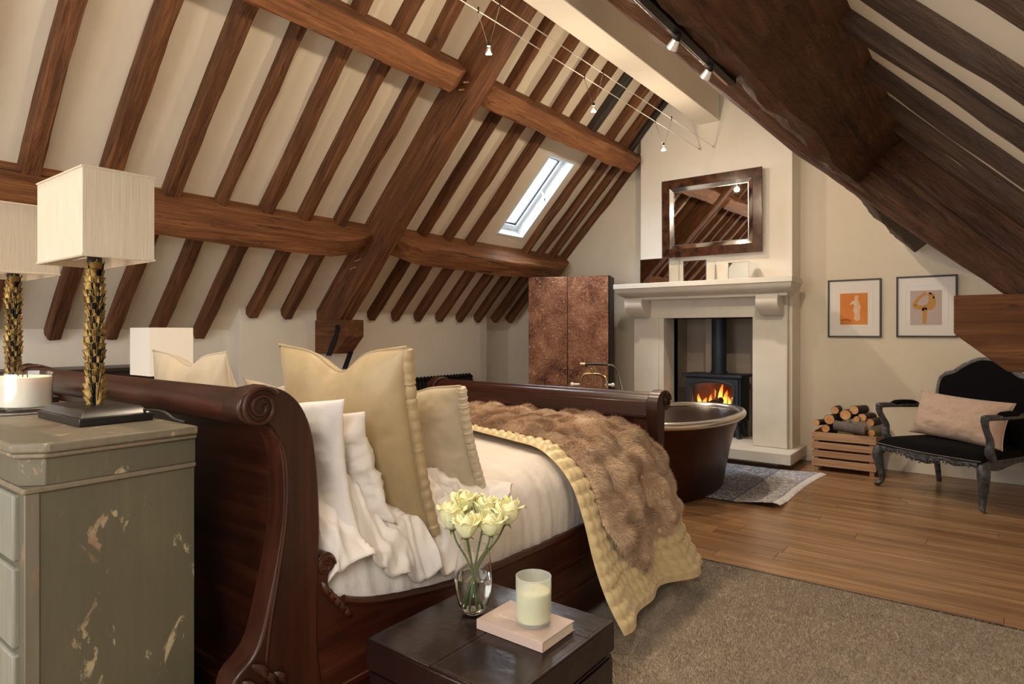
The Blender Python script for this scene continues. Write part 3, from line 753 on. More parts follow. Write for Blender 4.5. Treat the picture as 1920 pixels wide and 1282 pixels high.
# bevelled inner slope
m = MB(); w0, h0, w1, h1 = mw_-.20, mh_-.20, mw_-.30, mh_-.30; zc = mh_/2
P = [(sx*w0/2, -.036, zc+sz*h0/2) for sx, sz in ((-1,-1),(1,-1),(1,1),(-1,1))]+[(sx*w1/2, -.022, zc+sz*h1/2) for sx, sz in ((-1,-1),(1,-1),(1,1),(-1,1))]
m.add(P, [(0,1,5,4),(1,2,6,5),(2,3,7,6),(3,0,4,7)]); m.build('bevelled_border', M['mirror_edge'], mr, local=True, smooth=False)
MB().box(-w1/2, w1/2, -.022, -.018, zc-h1/2, zc+h1/2).build('mirror_glass', M['mirror'], mr, local=True, smooth=False)
rect_frame(w1+.012, h1+.012, w1, h1, -.026, -.018, zc).build('silver_bead', M['silver'], mr, local=True)

# mirrored boxes on the mantel
for (x0, x1, h, dpt), lab in zip(((-3.266,-2.91,.285,.28), (-2.741,-2.48,.235,.27), (-2.242,-2.025,.185,.24)), ('largest mirrored cube at the left end of the mantelshelf', 'middle-sized mirrored cube standing at mid mantelshelf below the mirror', 'smallest mirrored cube toward the right of the mantelshelf')):
    yf = 6.75
    b = thing('mirrored_cube', lab, 'ornament', ((x0+x1)/2, yf+dpt/2, MZ), group='mirrored cubes on the mantelshelf')
    MB().box(x0, x1, yf, yf+dpt, MZ+.0005, MZ+h).build('mirror_panels', M['mirror'], b, bevel=.003, smooth=False)
    MB().box(x0-.002, x0+.006, yf-.002, yf+.004, MZ+.001, MZ+h+.001).box(x1-.006, x1+.002, yf-.002, yf+.004, MZ+.001, MZ+h+.001).box(x0+.006, x1-.006, yf-.002, yf+.004, MZ+h-.006, MZ+h+.001).build('silver_edge', M['silver'], b)

# framed prints
def framed(x0, x1, z0, z1, label, art):
    f = thing('framed_print', label, 'picture', ((x0+x1)/2, Y1, z0))
    t = .016
    m = rect_frame(x1-x0, z1-z0, x1-x0-2*t, z1-z0-2*t, -.028, -.004, 0)
    o = m.build('frame', M['frame_dark'], f, local=True, bevel=.002); o.location = (0, 0, (z1-z0)/2)
    MB().box(x0+t, x1-t, Y1-.016, Y1-.006, z0+t, z1-t).build('mount', M['paper'], f)
    rf = rect_frame(.70*(x1-x0), .66*(z1-z0), .70*(x1-x0)-.006, .66*(z1-z0)-.006, -.0185, -.0155, 0)
    o = rf.build('mount_line', M['paper'], f, local=True); o.location = (0, 0, (z1-z0)/2+.01)
    art(f, x0, x1, z0, z1)
def flat(pts, y, name, mat, parent):
    m = MB().prism(pts, 'y', y-.0008, y); return m.build(name, mat, parent, smooth=False)
def art1(f, x0, x1, z0, z1):
    W, H = x1-x0, z1-z0
    px0, px1, pz0, pz1 = x0+.235*W, x0+.75*W, z0+.22*H, z0+.76*H
    p = MB().box(px0, px1, Y1-.0185, Y1-.0155, pz0, pz1).build('print', M['orange_print'], f)
    q = lambda u, v: (lerp(px0,px1,u), lerp(pz0,pz1,v))
    flat([q(*t) for t in ((.60,.10),(.74,.16),(.72,.36),(.76,.55),(.70,.72),(.66,.80),(.68,.90),(.58,.94),(.52,.88),(.54,.78),(.40,.72),(.34,.62),(.46,.66),(.52,.62),(.48,.45),(.54,.32),(.50,.20))], Y1-.0188, 'figure', M['white_ink'], p)
    flat([q(*t) for t in ((.02,.16),(.30,.20),(.44,.12),(.40,.08),(.20,.14),(.04,.10))], Y1-.0188, 'shadow_stroke', simple('russet_ink', C(186,96,44), .8), p)
def art2(f, x0, x1, z0, z1):
    W, H = x1-x0, z1-z0
    px0, px1, pz0, pz1 = x0+.235*W, x0+.75*W, z0+.20*H, z0+.76*H
    p = MB().box(px0, px1, Y1-.0185, Y1-.0155, pz0, pz1).build('print', M['lilac_print'], f)
    q = lambda u, v: (lerp(px0,px1,u), Y1-.0187, lerp(pz0,pz1,v))
    def ribbon(pts, wd, nm):
        L = []; R = []
        pts = spline([(a_, b2, 0) for a_, b2 in pts], 24)
        for i, p_ in enumerate(pts):
            t = (pts[min(i+1,24)]-pts[max(i-1,0)]).normalized(); k = wd(i/24)
            L.append((p_.x-t.y*k, p_.y+t.x*k)); R.append((p_.x+t.y*k, p_.y-t.x*k))
        m = MB(); m.loft([[q(*a_), q(*b2)] for a_, b2 in zip(L, R)], caps=False, closed=False); m.build(nm, M['ochre_ink'], p, smooth=False)
    ribbon(((.45,.04),(.47,.25),(.46,.50)), lambda t: .06+.02*t, 'standing_leg')
    ribbon(((.46,.48),(.25,.52),(.14,.58),(.28,.78),(.52,.93)), lambda t: .075-.03*t, 'raised_leg')
    ribbon(((.46,.50),(.66,.56),(.70,.72),(.60,.92)), lambda t: .06+.07*sin(pi*min(1,t*1.1)), 'torso')
    ribbon(((.60,.93),(.76,.86),(.74,.76)), lambda t: .03, 'arm')
framed(-1.392, -.896, 1.343, 1.948, 'framed orange print of a pale figure on the gable wall', art1)
framed(-.766, -.262, 1.347, 1.952, 'framed lilac print of an ochre dancer beside the dark corbel', art2)

# copper wardrobe set across the corner
cw = thing('copper_wardrobe', 'tall two-door wardrobe clad in beaten copper by the chimney breast', 'wardrobe', (-4.555, 6.307, 0), atan2(.353, .935))
MB().box(0, 1.0, .022, .42, 0, 2.075).build('carcass', M['gilt_dark'], cw, local=True, bevel=.003)
for x0, x1 in ((.002, .489), (.494, .985)):
    d = MB().box(x0, x1, 0, .022, .06, 2.07).build('door', M['copper'], cw, local=True, bevel=.003)
    MB().sphere((x1-.035 if x0 < .1 else x0+.035, -.012, .95), .014, 10, 8).build('knob', M['brass'], d, local=True)

# column radiator
rd = thing('column_radiator', 'dark cast iron column radiator on the white knee wall', 'radiator', (-5.44, 5.2, 0))
cm = None
for k in range(18):
    yy = 5.22+k*.058
    if cm is None:
        m = MB()
        for xx in (-.045, .045):
            m.tube([(xx*.3, 0, .14), (xx, 0, .19), (xx, 0, .78), (xx*.3, 0, .84)], [.018,.020,.020,.018], 8)
        m.tube([(-.05,0,.815),(0,0,.845),(.05,0,.815)], .02, 8).tube([(-.05,0,.165),(0,0,.145),(.05,0,.165)], .02, 8)
        cm = m.build('column', M['iron'], rd, local=True); cm.location = (0, yy-5.2, 0)
    else:
        o = cm.copy(); col.objects.link(o); o.parent = rd; o.location = (0, yy-5.2, 0)
for z in (.16, .82):
    MB().tube([(-5.44, 5.2, z), (-5.44, 6.24, z)], .016, 8).build('header_pipe', M['iron'], rd)
MB().tube([(-5.44, 5.24, 0.0), (-5.44, 5.24, .16)], .014, 8).tube([(-5.44, 6.2, 0), (-5.44, 6.2, .16)], .014, 8).build('foot', M['iron'], rd)

# ------------------------------------------------------------------ bath
tb = thing('bathtub', 'freestanding brown copper bathtub with hammered nickel lining behind the footboard', 'bathtub', (-2.22, 5.38, 0))
tc = (-2.22, 5.38, 0)
HX, HY = .47, .84
def tub_ring(kx, ky, z, seg=56):
    out = []
    for k in range(seg):
        a_ = 2*pi*k/seg
        ca, sa = cos(a_), sin(a_)
        out.append((tc[0]+HX*kx*(abs(ca)**.9)*(1 if ca > 0 else -1), tc[1]+HY*ky*(abs(sa)**.9)*(1 if sa > 0 else -1), z))
    return out
MB().loft([tub_ring(kx, ky, z) for kx, ky, z in ((.67,.73,.017),(.685,.74,.05),(.72,.77,.16),(.79,.82,.34),(.87,.88,.50),(.95,.95,.62),(.97,.97,.65))]).build('outer_shell', M['tub_out'], tb)
MB().loft([tub_ring(kx, ky, z) for kx, ky, z in ((1.0,1.0,.668),(.95,.96,.655),(.84,.88,.52),(.74,.79,.35),(.62,.68,.19),(.45,.5,.16),(.1,.1,.16))], caps=False).build('lining', M['nickel'], tb)
rim = MB(); rings = []
for k in range(56):
    ring = []
    for j in range(12):
        b2 = 2*pi*j/12
        ring.append(tub_ring(1.0+.075*cos(b2), 1.0+.042*cos(b2), .662+.034*sin(b2))[k])
    rings.append(ring)
rim.loft(rings, loop=True).build('rolled_rim', M['nickel_rim'], tb)

# floor standing bath taps beside the bath
tx, ty = -2.87, 4.96
bt = thing('bath_mixer_tap', 'antique brass bath mixer with a hand shower beside the copper wardrobe', 'tap', (tx, ty, 0))
ux, uy = .90, .436
def tp_(a_, z, b2=0):
    a_ *= .87; b2 *= .87; z = z*.87+.18 if z > .05 else z
    return (tx+ux*a_+uy*b2, ty+uy*a_-ux*b2, z)
MB().tube([tp_(-.12, 0), tp_(-.12, .86)], .014, 10).build('standpipe', M['brass'], bt)
MB().tube([tp_(.12, 0), tp_(.12, .86)], .014, 10).build('standpipe', M['brass'], bt)
MB().tube(spline([tp_(-.12,.84), tp_(-.12,.90), tp_(-.10,.945), tp_(-.05,.965), tp_(.05,.965), tp_(.10,.945), tp_(.12,.90), tp_(.12,.84)], 28), .012, 10).build('yoke', M['brass'], bt)
MB().tube(spline([tp_(.03,.965), tp_(.10,.955,.05), tp_(.15,.92,.08), tp_(.155,.83,.09)], 16), .011, 10).build('spout', M['brass'], bt)
MB().tube([tp_(0,.86), tp_(0,.98), tp_(0,.985), tp_(0,1.02), tp_(0,1.025), tp_(0,1.10), tp_(0,1.13)], [.010,.010,.016,.016,.009,.009,.010], 10).build('riser', M['brass'], bt)
MB().tube([tp_(-.115,1.062), tp_(-.06,1.062), tp_(-.058,1.064), tp_(.0,1.068), tp_(.10,1.066), tp_(.16,1.062)], [.019,.019,.010,.013,.012,.009], 10).build('hand_shower', M['black_plastic'], bt)
MB().tube([tp_(-.125,1.062), tp_(-.075,1.062)], .021, 12).build('shower_head', M['brass'], bt)
MB().tube(spline([tp_(.16,1.062), tp_(.21,1.055), tp_(.255,.99), tp_(.285,.88), tp_(.30,.76), tp_(.22,.60), tp_(.05,.66)], 28), .006, 8).build('hose', M['chrome'], bt)
for a_ in (-.20, .20):
    MB().tube([tp_(a_*.6,.855), tp_(a_,.855)], .010, 8).sphere(tp_(a_*1.05, .855), .018, 10, 8).build('tap_handle', M['paper'], bt)

# patterned rug by the hearth
rgx1, rgx0, rgy0, rgy1 = -1.38, -2.75, 5.22, 6.67
def rug_fn(u, v):
    x = lerp(rgx0, rgx1, u); yy = lerp(rgy0, rgy1, v)
    x += -.06*v*u+(.10*v**3)*u
    yy += .28*max(0, u-.72)**1.2*v**2*4*.35-.04*(1-u)*(1-v)
    z = .008+.004*max(0, N(x*5, yy*5, 3))
    z += .035*max(0, u-.80)/.2*max(0, 1-v*4)+.006*u
    return (x, yy, z)
rg = thing('patterned_rug', 'faded blue and grey patterned rug with white fringe before the hearth', 'rug', (-1.4, 5.3, 0))
m = MB().grid(rug_fn, 40, 40); m.build('pile', M['rug'], rg, solid=.008)
fr_ = MB(); random.seed(11)
for k in range(120):
    v = (k+.5)/120; p = Vector(rug_fn(1, v)); p2 = Vector(rug_fn(.98, v)); dv = (p-p2).normalized()
    e = p+dv*.055+Vector((0, random.uniform(-.012,.012), 0)); e.z = max(.004, e.z-.02)
    fr_.tube([p-dv*.004, (p+e)/2+Vector((0,0,.003)), e], [.006,.0055,.004], 5)
stuff(fr_.build('fringe', M['rug_fringe'], rg))

# ------------------------------------------------------------------ sleigh bed
bed = thing('sleigh_bed', 'dark mahogany sleigh bed with scrolled head and foot boards', 'bed', (-2.5, 2.3, 0))
BR, BL_ = -1.55, -3.45
head_in = [(.953,1.256),(1.009,1.233),(1.052,1.192),(1.083,1.128),(1.099,1.049),(1.11,.94),(1.114,.815),(1.11,.693),(1.107,.586),(1.108,.477),(1.125,.374),(1.15,.26),(1.16,.14),(1.16,.012)]
head_out = [(.80,.012),(.80,.09),(.83,.14),(.85,.22),(.845,.33),(.84,.42),(.855,.50),(.899,.535),(.929,.578),(.954,.669),(.977,.763),(.996,.874),(1.0,.962),(.993,1.051),(.977,1.112),(.953,1.148),(.922,1.148),(.881,1.164),(.865,1.189),(.870,1.223),(.899,1.249)]
def smooth_poly(pts, n):
    return [(p.x, p.y) for p in spline([(a_, b2, 0) for a_, b2 in pts], n)]
hp_ = smooth_poly(head_in, 44)+smooth_poly(head_out, 60)
for x0, x1 in ((BR-.085, BR), (BL_, BL_+.085)):
    post = MB().prism(hp_, 'x', x0, x1).build('headboard_post', M['mahogany_z'], bed, bevel=.006)
    xf = x1 if x1 == BR else x0
    sg = 1 if x1 == BR else -1
    sp = [(xf+sg*.002, .928+r*cos(a_), 1.198+r*sin(a_)) for a_, r in [(t*.22+pi*.2, .050*(1-t/64)+.006) for t in range(58)]]
    MB().tube(sp, [.0085*(1-.4*i/58) for i in range(58)], 7).build('scroll', M['mahogany_z'], post)
    MB().tube([(xf+sg*.001, yy, z) for yy, z in smooth_poly([(.955,1.135),(.993,1.08),(1.006,.991),(1.0,.874),(.978,.735),(.953,.6),(.938,.46),(.935,.3)], 40)], .0055, 6).build('bead', M['mahogany_z'], post)
    for k, (yy, z, r) in enumerate(((.93,.50,.030),(.955,.47,.026),(.985,.46,.022),(.94,.44,.026),(.975,.42,.022),(.95,.38,.022),(.90,.47,.026),(.88,.42,.022))):
        MB().tube(spline([(xf+sg*.004, yy-r, z+r*.8), (xf+sg*.014, yy, z), (xf+sg*.002, yy+r*.3, z-r*1.3)], 6), [.004,.011,.012,.012,.010,.007,.003], 6).build('carved_leaf', M['mahogany_z'], post)
ctr = smooth_poly([(1.075,.15),(1.06,.35),(1.055,.55),(1.06,.75),(1.068,.90),(1.06,1.03),(1.035,1.12),(.99,1.185),(.945,1.20)], 40)
def thick_line(pts, t):
    L = []; R = []
    for i, p in enumerate(pts):
        q0 = Vector(pts[max(i-1,0)]); q1 = Vector(pts[min(i+1,len(pts)-1)]); d = (q1-q0).normalized()
        L.append((p[0]-d.y*t, p[1]+d.x*t)); R.append((p[0]+d.y*t, p[1]-d.x*t))
    return L+R[::-1]
MB().prism(thick_line(ctr, .02), 'x', BL_+.08, BR-.08).build('headboard_panel', M['mahogany_x'], bed)
MB().tube([(BL_+.07, .93, 1.195), (BR-.07, .93, 1.195)], .050, 20).build('headboard_roll', M['mahogany_x'], bed)
MB().tube([(BL_+.08, .985, 1.165), (BR-.08, .985, 1.165)], .018, 10).build('headboard_bead', M['mahogany_x'], bed)
MB().box(BL_+.08, BR-.08, .985, 1.045, .10, .34).build('headboard_base', M['mahogany_x'], bed, bevel=.006)

foot_poly = smooth_poly([(3.52,.012),(3.49,.15),(3.47,.35),(3.46,.6),(3.445,.82),(3.43,.93),(3.44,.99),(3.475,1.032),(3.53,1.05),(3.585,1.047),(3.618,1.025),(3.627,.985),(3.61,.945),(3.575,.93),(3.545,.935)], 60)+smooth_poly([(3.535,.88),(3.53,.7),(3.545,.5),(3.58,.25),(3.62,.08),(3.62,.012)], 20)
for x0, x1 in ((BR-.075, BR), (BL_, BL_+.075)):
    post = MB().prism(foot_poly, 'x', x0, x1).build('footboard_post', M['mahogany_z'], bed, bevel=.006)
    xf = x1 if x1 == BR else x0; sg = 1 if x1 == BR else -1
    sp = [(xf+sg*.002, 3.565+r*cos(a_), .99+r*sin(a_)) for a_, r in [(t*.22, .045*(1-t/56)+.005) for t in range(50)]]
    MB().tube(sp, .007, 7).build('scroll', M['mahogany_z'], post)
fctr = smooth_poly([(3.515,.15),(3.50,.35),(3.49,.6),(3.475,.84),(3.47,.93),(3.49,.99),(3.54,1.005)], 30)
MB().prism(thick_line(fctr, .02), 'x', BL_+.07, BR-.07).build('footboard_panel', M['mahogany_x'], bed)
MB().tube([(BL_+.07, 3.555, .99), (BR-.07, 3.555, .99)], .045, 18).build('footboard_roll', M['mahogany_x'], bed)
MB().prism([(3.435,.90),(3.46,.90),(3.46,.985),(3.452,.985)], 'x', BL_+.07, BR-.07).prism([(3.442,.88),(3.475,.88),(3.46,.90),(3.430,.90)], 'x', BL_+.07, BR-.07).build('footboard_rail', M['mahogany_x'], bed, bevel=.004)
for x0, x1 in ((BR-.16, BR-.07), (BL_+.07, BL_+.16)):
    MB().prism([(3.452,.30),(3.475,.30),(3.47,.60),(3.46,.89),(3.442,.89),(3.452,.60)], 'x', x0, x1).build('footboard_stile', M['mahogany_x'], bed, bevel=.003)
rail_top = [(1.10,.56),(1.105,.70),(1.12,.745),(1.15,.75),(1.174,.725),(1.168,.70),(1.150,.685),(1.148,.655),(1.165,.625),(1.189,.605),(1.229,.582),(1.312,.554),(1.448,.525),(1.682,.489),(1.912,.473),(2.303,.466),(2.8,.465),(3.48,.465)]
rt = smooth_poly(rail_top, 90)
for x0, x1 in ((BR-.055, BR-.006), (BL_+.006, BL_+.055)):
    rl = MB().prism([(1.10,.05)]+rt+[(3.48,.05)], 'x', x0, x1).build('side_rail', M['mahogany_y'], bed, bevel=.003)
    xo = BR-.008 if x1 > -2 else BL_+.008; sg = 1 if x1 > -2 else -1
    MB().tube([(xo-sg*.004, yy, z-.004) for yy, z in rt if yy > 1.2], .014, 8).build('rail_bead', M['mahogany_y'], rl)
    MB().box(xo-.004, xo+.012*sg if sg > 0 else xo+.004, 1.10, 3.48, .322, .345).build('rail_moulding', M['mahogany_y'], rl, bevel=.004)
    MB().box(xo-.004, xo+.010*sg if sg > 0 else xo+.004, 1.10, 3.48, .05, .20).build('base_rail', M['mahogany_y'], rl, bevel=.004)
    MB().tube([(xo+sg*.003, 1.138+r*cos(a_), .712+r*sin(a_)) for a_, r in [(t*.25, .028*(1-t/40)+.003) for t in range(34)]], .006, 6).build('rail_scroll', M['mahogany_y'], rl)
    for k in range(5):
        yy, z = 1.125+.018*k, .64-.022*k
        MB().tube(spline([(xo, yy, z+.03), (xo+sg*.012, yy+.012, z), (xo, yy+.035, z-.02)], 6), [.003,.009,.010,.010,.009,.006,.003], 6).build('carved_leaf', M['mahogany_y'], rl)

# mattress in its fitted sheet
def mat_prof(t):      # across the bed from left hem over the top to right hem
    pts = [(-3.40,.40),(-3.405,.56),(-3.39,.68),(-3.34,.755),(-3.24,.79),(-2.9,.80),(-2.3,.80),(-1.85,.795),(-1.72,.775),(-1.635,.71),(-1.598,.62),(-1.590,.52),(-1.60,.40)]
    return pts
mp = spline([(x, 0, z) for x, z in mat_prof(0)], 70)
def mat_fn(u, v):
    i = u*70; k = min(int(i), 69); p = mp[k].lerp(mp[k+1], i-k)
    y = lerp(1.14, 3.43, v)
    e = min(1, min(v, 1-v)/.05); drop = (1-e)**2*.10
    side = max(0, (p.x+1.78)/.18) if p.x > -1.78 else 0
    wr = .012*N(y*9, p.z*2.0, 4)*side+.006*N(y*26, p.z*1.5+y*3, 8)*side+.006*N(p.x*5, y*5, 2)+.006*N(p.x*9, y*16, 7)+.004*max(0,N(p.x*20+y*6, y*8, 3))
    return (p.x+wr*side, y, p.z-drop+wr*(1-side*.6))
mt = thing('mattress', 'thick mattress in a white fitted sheet on the sleigh bed', 'mattress', (-2.5, 2.3, .3))
MB().grid(mat_fn, 130, 260).build('fitted_sheet', M['sheet'], mt)
MB().box(-3.38, -1.62, 1.16, 3.41, .25, .62).build('core', M['sheet'], mt)

# rumpled duvet at the near side of the bed head
def duvet_fn(u, v):
    x0 = lerp(-2.75, -1.575, u); y = lerp(1.13, 2.02-.22*(1-u), v)
    h = .835+.13*exp(-((v-.12)/.22)**2)
    edge = max(0, (u-.70)/.30)
    h -= edge**2*interp([(0,.30),(.25,.31),(.6,.33),(1,.33)], v)
    x = x0+.035*sin(pi*edge)*(1 if u > .7 else 0)
    f = 1.15
    r1 = 1-abs(N(x*3.2+y*2.0, y*4.2-x*1.2, 3.3)*2); r2 = 1-abs(N(x*7+y*3, y*6-x*6, 9.1)*2); r3 = 1-abs(N(x*15-y*8, y*14+x*8, 1.7)*2)
    d = .075*max(0,r1-.35)**1.4+.060*max(0,r2-.4)**1.4+.030*max(0,r3-.4)**1.3
    fade = min(1, (1-v)/.15)*min(1, u/.1)
    h = lerp(.79, h+d*.9, fade)
    x += d*.55*edge
    z = max(h, .3)
    return (x, y, z)
dv = MB().grid(duvet_fn, 190, 170)
o = dv.build('rumpled_duvet', M['white_pillow'], solid=.012, angle=70)
tag(o, 'crumpled white duvet spilling over the near side of the bed', 'duvet')

# pillows
def pillow(name, label, ctr, rv, uv, thick, mat, chop=0.0, seed=0, pinch=.10, wr=.010, border=None, cat='pillow', group=None, nx=44):
    ctr, rv, uv = Vector(ctr), Vector(rv)*.5, Vector(uv)*.5
    nv = rv.cross(uv).normalized()
    t = thing(name, label, cat, ctr-uv, group=group)
    def surf(a_, b2, s):
        pa = a_*(1-pinch*(1-b2*b2)*abs(a_)**2); pb = b2*(1-pinch*(1-a_*a_)*abs(b2)**2)
        th = max(0.0, (1-abs(a_)**2.6))**.62*max(0.0, (1-abs(b2)**2.6))**.62
        c = chop*exp(-(a_/.30)**2)*max(0, (b2+.4)/1.4)**1.6
        p = ctr+rv*pa+uv*(pb-c)
        w_ = wr*(N(a_*2.2, b2*2.2, seed+s*2)+.6*N(a_*6, b2*4, seed*2.3+s)+.35*N(a_*13, b2*11, seed*1.3))
        # tension creases running out of the corners
        w_ += wr*.9*th*N((abs(a_)+abs(b2))*1.2, atan2(b2, a_)*6, seed+7)*max(0, abs(a_*b2))
        off = thick*.5*th*(1-.45*chop*exp(-(a_/.26)**2)*max(0, b2))+w_*min(1, th*2.5)
        p += nv*s*off+uv*(-.03*(1-b2)*0)
        return p
    P = []; n = nx
    m = MB()
    for s in (1, -1):
        m.grid(lambda u, v, s=s: surf(lerp(-1,1,u), lerp(-1,1,v), s), n, n)
    # weld the two halves
    me_o = m.build('cover', mat, t, angle=80)
    bm = bmesh.new(); bm.from_mesh(me_o.data); bmesh.ops.remove_doubles(bm, verts=bm.verts, dist=.0006); bmesh.ops.recalc_face_normals(bm, faces=bm.faces); bm.to_mesh(me_o.data); bm.free()
    me_o.data.polygons.foreach_set('use_smooth', [True]*len(me_o.data.polygons))
    if border:
        pth = []; rad = []
        if border == 'ruched':
            k = 90
            for i in range(k+1):
                b2 = lerp(-.97, .97, i/k); pth.append(surf(1.0, b2, 1)+rv.normalized()*.006); rad.append(.017+.0035*abs(sin(i*pi/k*16))+.004*N(i*.9, seed, 2))
            MB().tube(pth, rad, 10).build('ruched_border', mat, t)
        peri = [(lerp(-1,1,i/30), 1) for i in range(31)]+[(1, lerp(1,-1,i/30)) for i in range(1,31)]
        MB().tube([surf(a_, b2, 1) for a_, b2 in peri], .0045, 6).build('piping', mat, t)
    return t
pillow('satin_pillow', 'large champagne satin pillow with a chopped top and ruched edge, nearest side of bed', (-1.945,1.545,1.005), (.69,.05,0), (0,-.14,.69), .24, M['satin'], chop=.22, seed=3, border='ruched', pinch=.07)
pillow('satin_pillow', 'smaller pale satin pillow standing in front of the large champagne pillow', (-1.915,1.895,.955), (.53,.02,0), (0,-.15,.47), .17, M['satin_pale'], chop=.10, seed=8, border='ruched', pinch=.07)
pillow('satin_pillow', 'champagne satin pillow on the far side of the bed, above the headboard roll', (-3.07,1.52,.99), (.67,.03,0), (0,-.13,.64), .22, M['satin_pale'], chop=.16, seed=13, border='piped', pinch=.07)
pillow('satin_pillow', 'small satin pillow lying hidden toward the far side of the bed', (-2.95,1.90,.94), (.52,0,0), (0,-.16,.42), .16, M['satin_pale'], chop=.1, seed=17)
pillow('bed_pillow', 'white cotton pillow propped against the headboard at the near side', (-1.945,1.245,.965), (.74,.02,0), (0,-.07,.46), .13, M['white_pillow'], seed=21, pinch=.12, wr=.014, chop=.10)
pillow('bed_pillow', 'creased white pillow between the headboard pillow and the large champagne pillow', (-1.98,1.375,.93), (.76,.03,.03), (0,-.14,.40), .15, M['white_pillow'], seed=26, pinch=.12, wr=.030, chop=.08)
pillow('bed_pillow', 'white cotton pillow against the headboard at the far side', (-2.98,1.25,.95), (.74,0,0), (0,-.07,.46), .14, M['white_pillow'], seed=31, pinch=.05)

# quilted satin throw and fur throw across the foot of the bed
qp = spline([(x, 0, z) for x, z in ((-3.46,.55),(-3.455,.72),(-3.38,.815),(-3.1,.838),(-2.4,.840),(-1.95,.836),(-1.76,.818),(-1.645,.765),(-1.565,.68),(-1.515,.56),(-1.462,.40),(-1.395,.255),(-1.315,.115))], 260)
ql = [0]
for p0, p1 in zip(qp, qp[1:]): ql.append(ql[-1]+(p1-p0).length)
QL = ql[-1]
def qpos(d):
    lo, hi = 0, len(ql)-1
    d = min(max(d, 0), QL-1e-6)
    while hi-lo > 1:
        mid = (lo+hi)//2
        if ql[mid] <= d: lo = mid
        else: hi = mid
    t = (d-ql[lo])/(ql[lo+1]-ql[lo]); p = qp[lo].lerp(qp[lo+1], t); tg = (qp[lo+1]-qp[lo]).normalized()
    return p, Vector((-tg.z, 0, tg.x)), tg
HANG = .78   # length hanging beyond the mattress edge
def ybounds(d):
    h = max(0, d-(QL-HANG))/HANG
    k = d/QL
    yl = interp([(0,2.78),(.45,2.72),(.6,2.60),(.72,2.50),(1,2.40)], k)
    yr = interp([(0,3.42),(.70,3.425),(.85,3.46),(1,3.44)], k)
    return yl, yr
def throw_pt(d, v, off, yl, yr):
    p, n_, tg = qpos(d)
    y = lerp(yl, yr, v)
    h = max(0, d-(QL-HANG))/HANG
    fold = h*(.045*sin(v*8.2+.8)+.025*sin(v*17+1.0))-h*.10*(v-.35)**2*0
    top = max(0, 1-h*3)
    wv = top*(.012*N(p.x*3, y*3, 1))
    q = Vector((p.x, y+h*.02*sin(d*9), p.z))+n_*(off+wv)+Vector((fold*.9+h*.03, 0, 0))
    q.z = max(q.z, .02)
    return q, n_
def quilt_fn(u, v):
    d = u*QL; yl, yr = ybounds(d)
    y = lerp(yl, yr, v)
    cell = .058
    pf = (abs(sin(pi*d/cell))*abs(sin(pi*(y-2.4)/cell)))**.45
    e = min(1, min(v, 1-v)/.02, (1-u)/.012)
    return tuple(throw_pt(d, v, .004+.020*pf*e, yl, yr)[0])
qt = thing('quilted_throw', 'champagne quilted satin bedspread hanging over the bed side beneath the fur', 'bedspread', (-1.9, 3.0, .4))
MB().grid(quilt_fn, 330, 120).build('quilted_cloth', M['quilt'], qt, angle=80)
FL = QL-.12
def fur_bounds(u, v0):
    d = u*FL; yl, yr = ybounds(d)
    k = d/QL
    return yl+interp([(0,.06),(.5,.07),(.7,.13),(.85,.12),(1,.12)], k), yr-interp([(0,.0),(.7,.01),(.85,.02),(1,.05)], k)
def fur_base(u, v):
    end = interp([(0,.885),(.10,.93),(.25,.975),(.36,1.0),(.46,.995),(.54,.965),(.68,.965),(.78,.945),(.9,.945),(1,.92)], v)
    uu = u*end
    yl, yr = fur_bounds(uu, v)
    d = uu*FL
    p, n_ = throw_pt(d, v, .0, yl, yr)
    y = p.y
    # pelts sewn side by side: soft ridges with valleys between
    a_ = N(d*3.0, y*3.0, 5)*.036+.026*N(d*7.5, y*7.5, 12)
    pel = .020*(1-abs(sin(pi*(d/.145+.4*N(y*4, d*2, 3))))**4)+.014*(1-abs(sin(pi*(y/.16+.3*N(d*4, y*3, 8))))**4)
    e = min(1, min(min(v, 1-v)/.07, (1-u)/.03))**.6
    return p+n_*(.020+(a_+pel+.012)*e)
ft = thing('fur_throw', 'shaggy light brown fur throw draped across the foot of the bed', 'throw', (-1.9, 3.0, .5))
NU, NV = 200, 90
MB().grid(lambda u, v: tuple(fur_base(u, v)), NU, NV).build('pelt', M['fur_skin'], ft, angle=80)
random.seed(5)
G = [[fur_base(i/NU, j/NV) for j in range(NV+1)] for i in range(NU+1)]
hv = []; hf = []
for i in range(int(NU*.30), NU):
    for j in range(NV):
        A, B, D_ = G[i][j], G[i+1][j], G[i][j+1]
        eu, ev = B-A, D_-A
        nn = eu.cross(ev).normalized()
        if nn.dot(Vector((.4,-.2,1))) < 0 and nn.x < 0: nn = -nn
        if nn.z < 0 and nn.x < .0: nn = -nn
        cnt = 11 if i > NU*.5 else 8
        for k in range(cnt):
            p = A+eu*random.random()+ev*random.random()
            cmb = Vector((N(p.x*6, p.y*6, p.z*6), N(p.x*6+9, p.y*6, p.z*6+4), N(p.x*6, p.y*6+7, p.z*6)))
            dr = (nn*.55+eu.normalized()*.55+cmb*1.1+Vector((random.uniform(-.35,.35), random.uniform(-.35,.35), random.uniform(-.35,.25)))).normalized()
            if dr.dot(nn) < .12: dr = (dr+nn*.5).normalized()
            ln = random.uniform(.016, .036)
            sd_ = dr.cross(nn)
            if sd_.length < .01: continue
            sd_ = sd_.normalized()*random.uniform(.0009, .0017)
            b0 = len(hv)
            p = p-nn*.002
            hv += [tuple(p-sd_), tuple(p+sd_), tuple(p+dr*ln-nn*ln*.12)]
            hf.append((b0, b0+1, b0+2))
hm = MB(); hm.v = hv; hm.f = hf
org = ORG[ft.name]
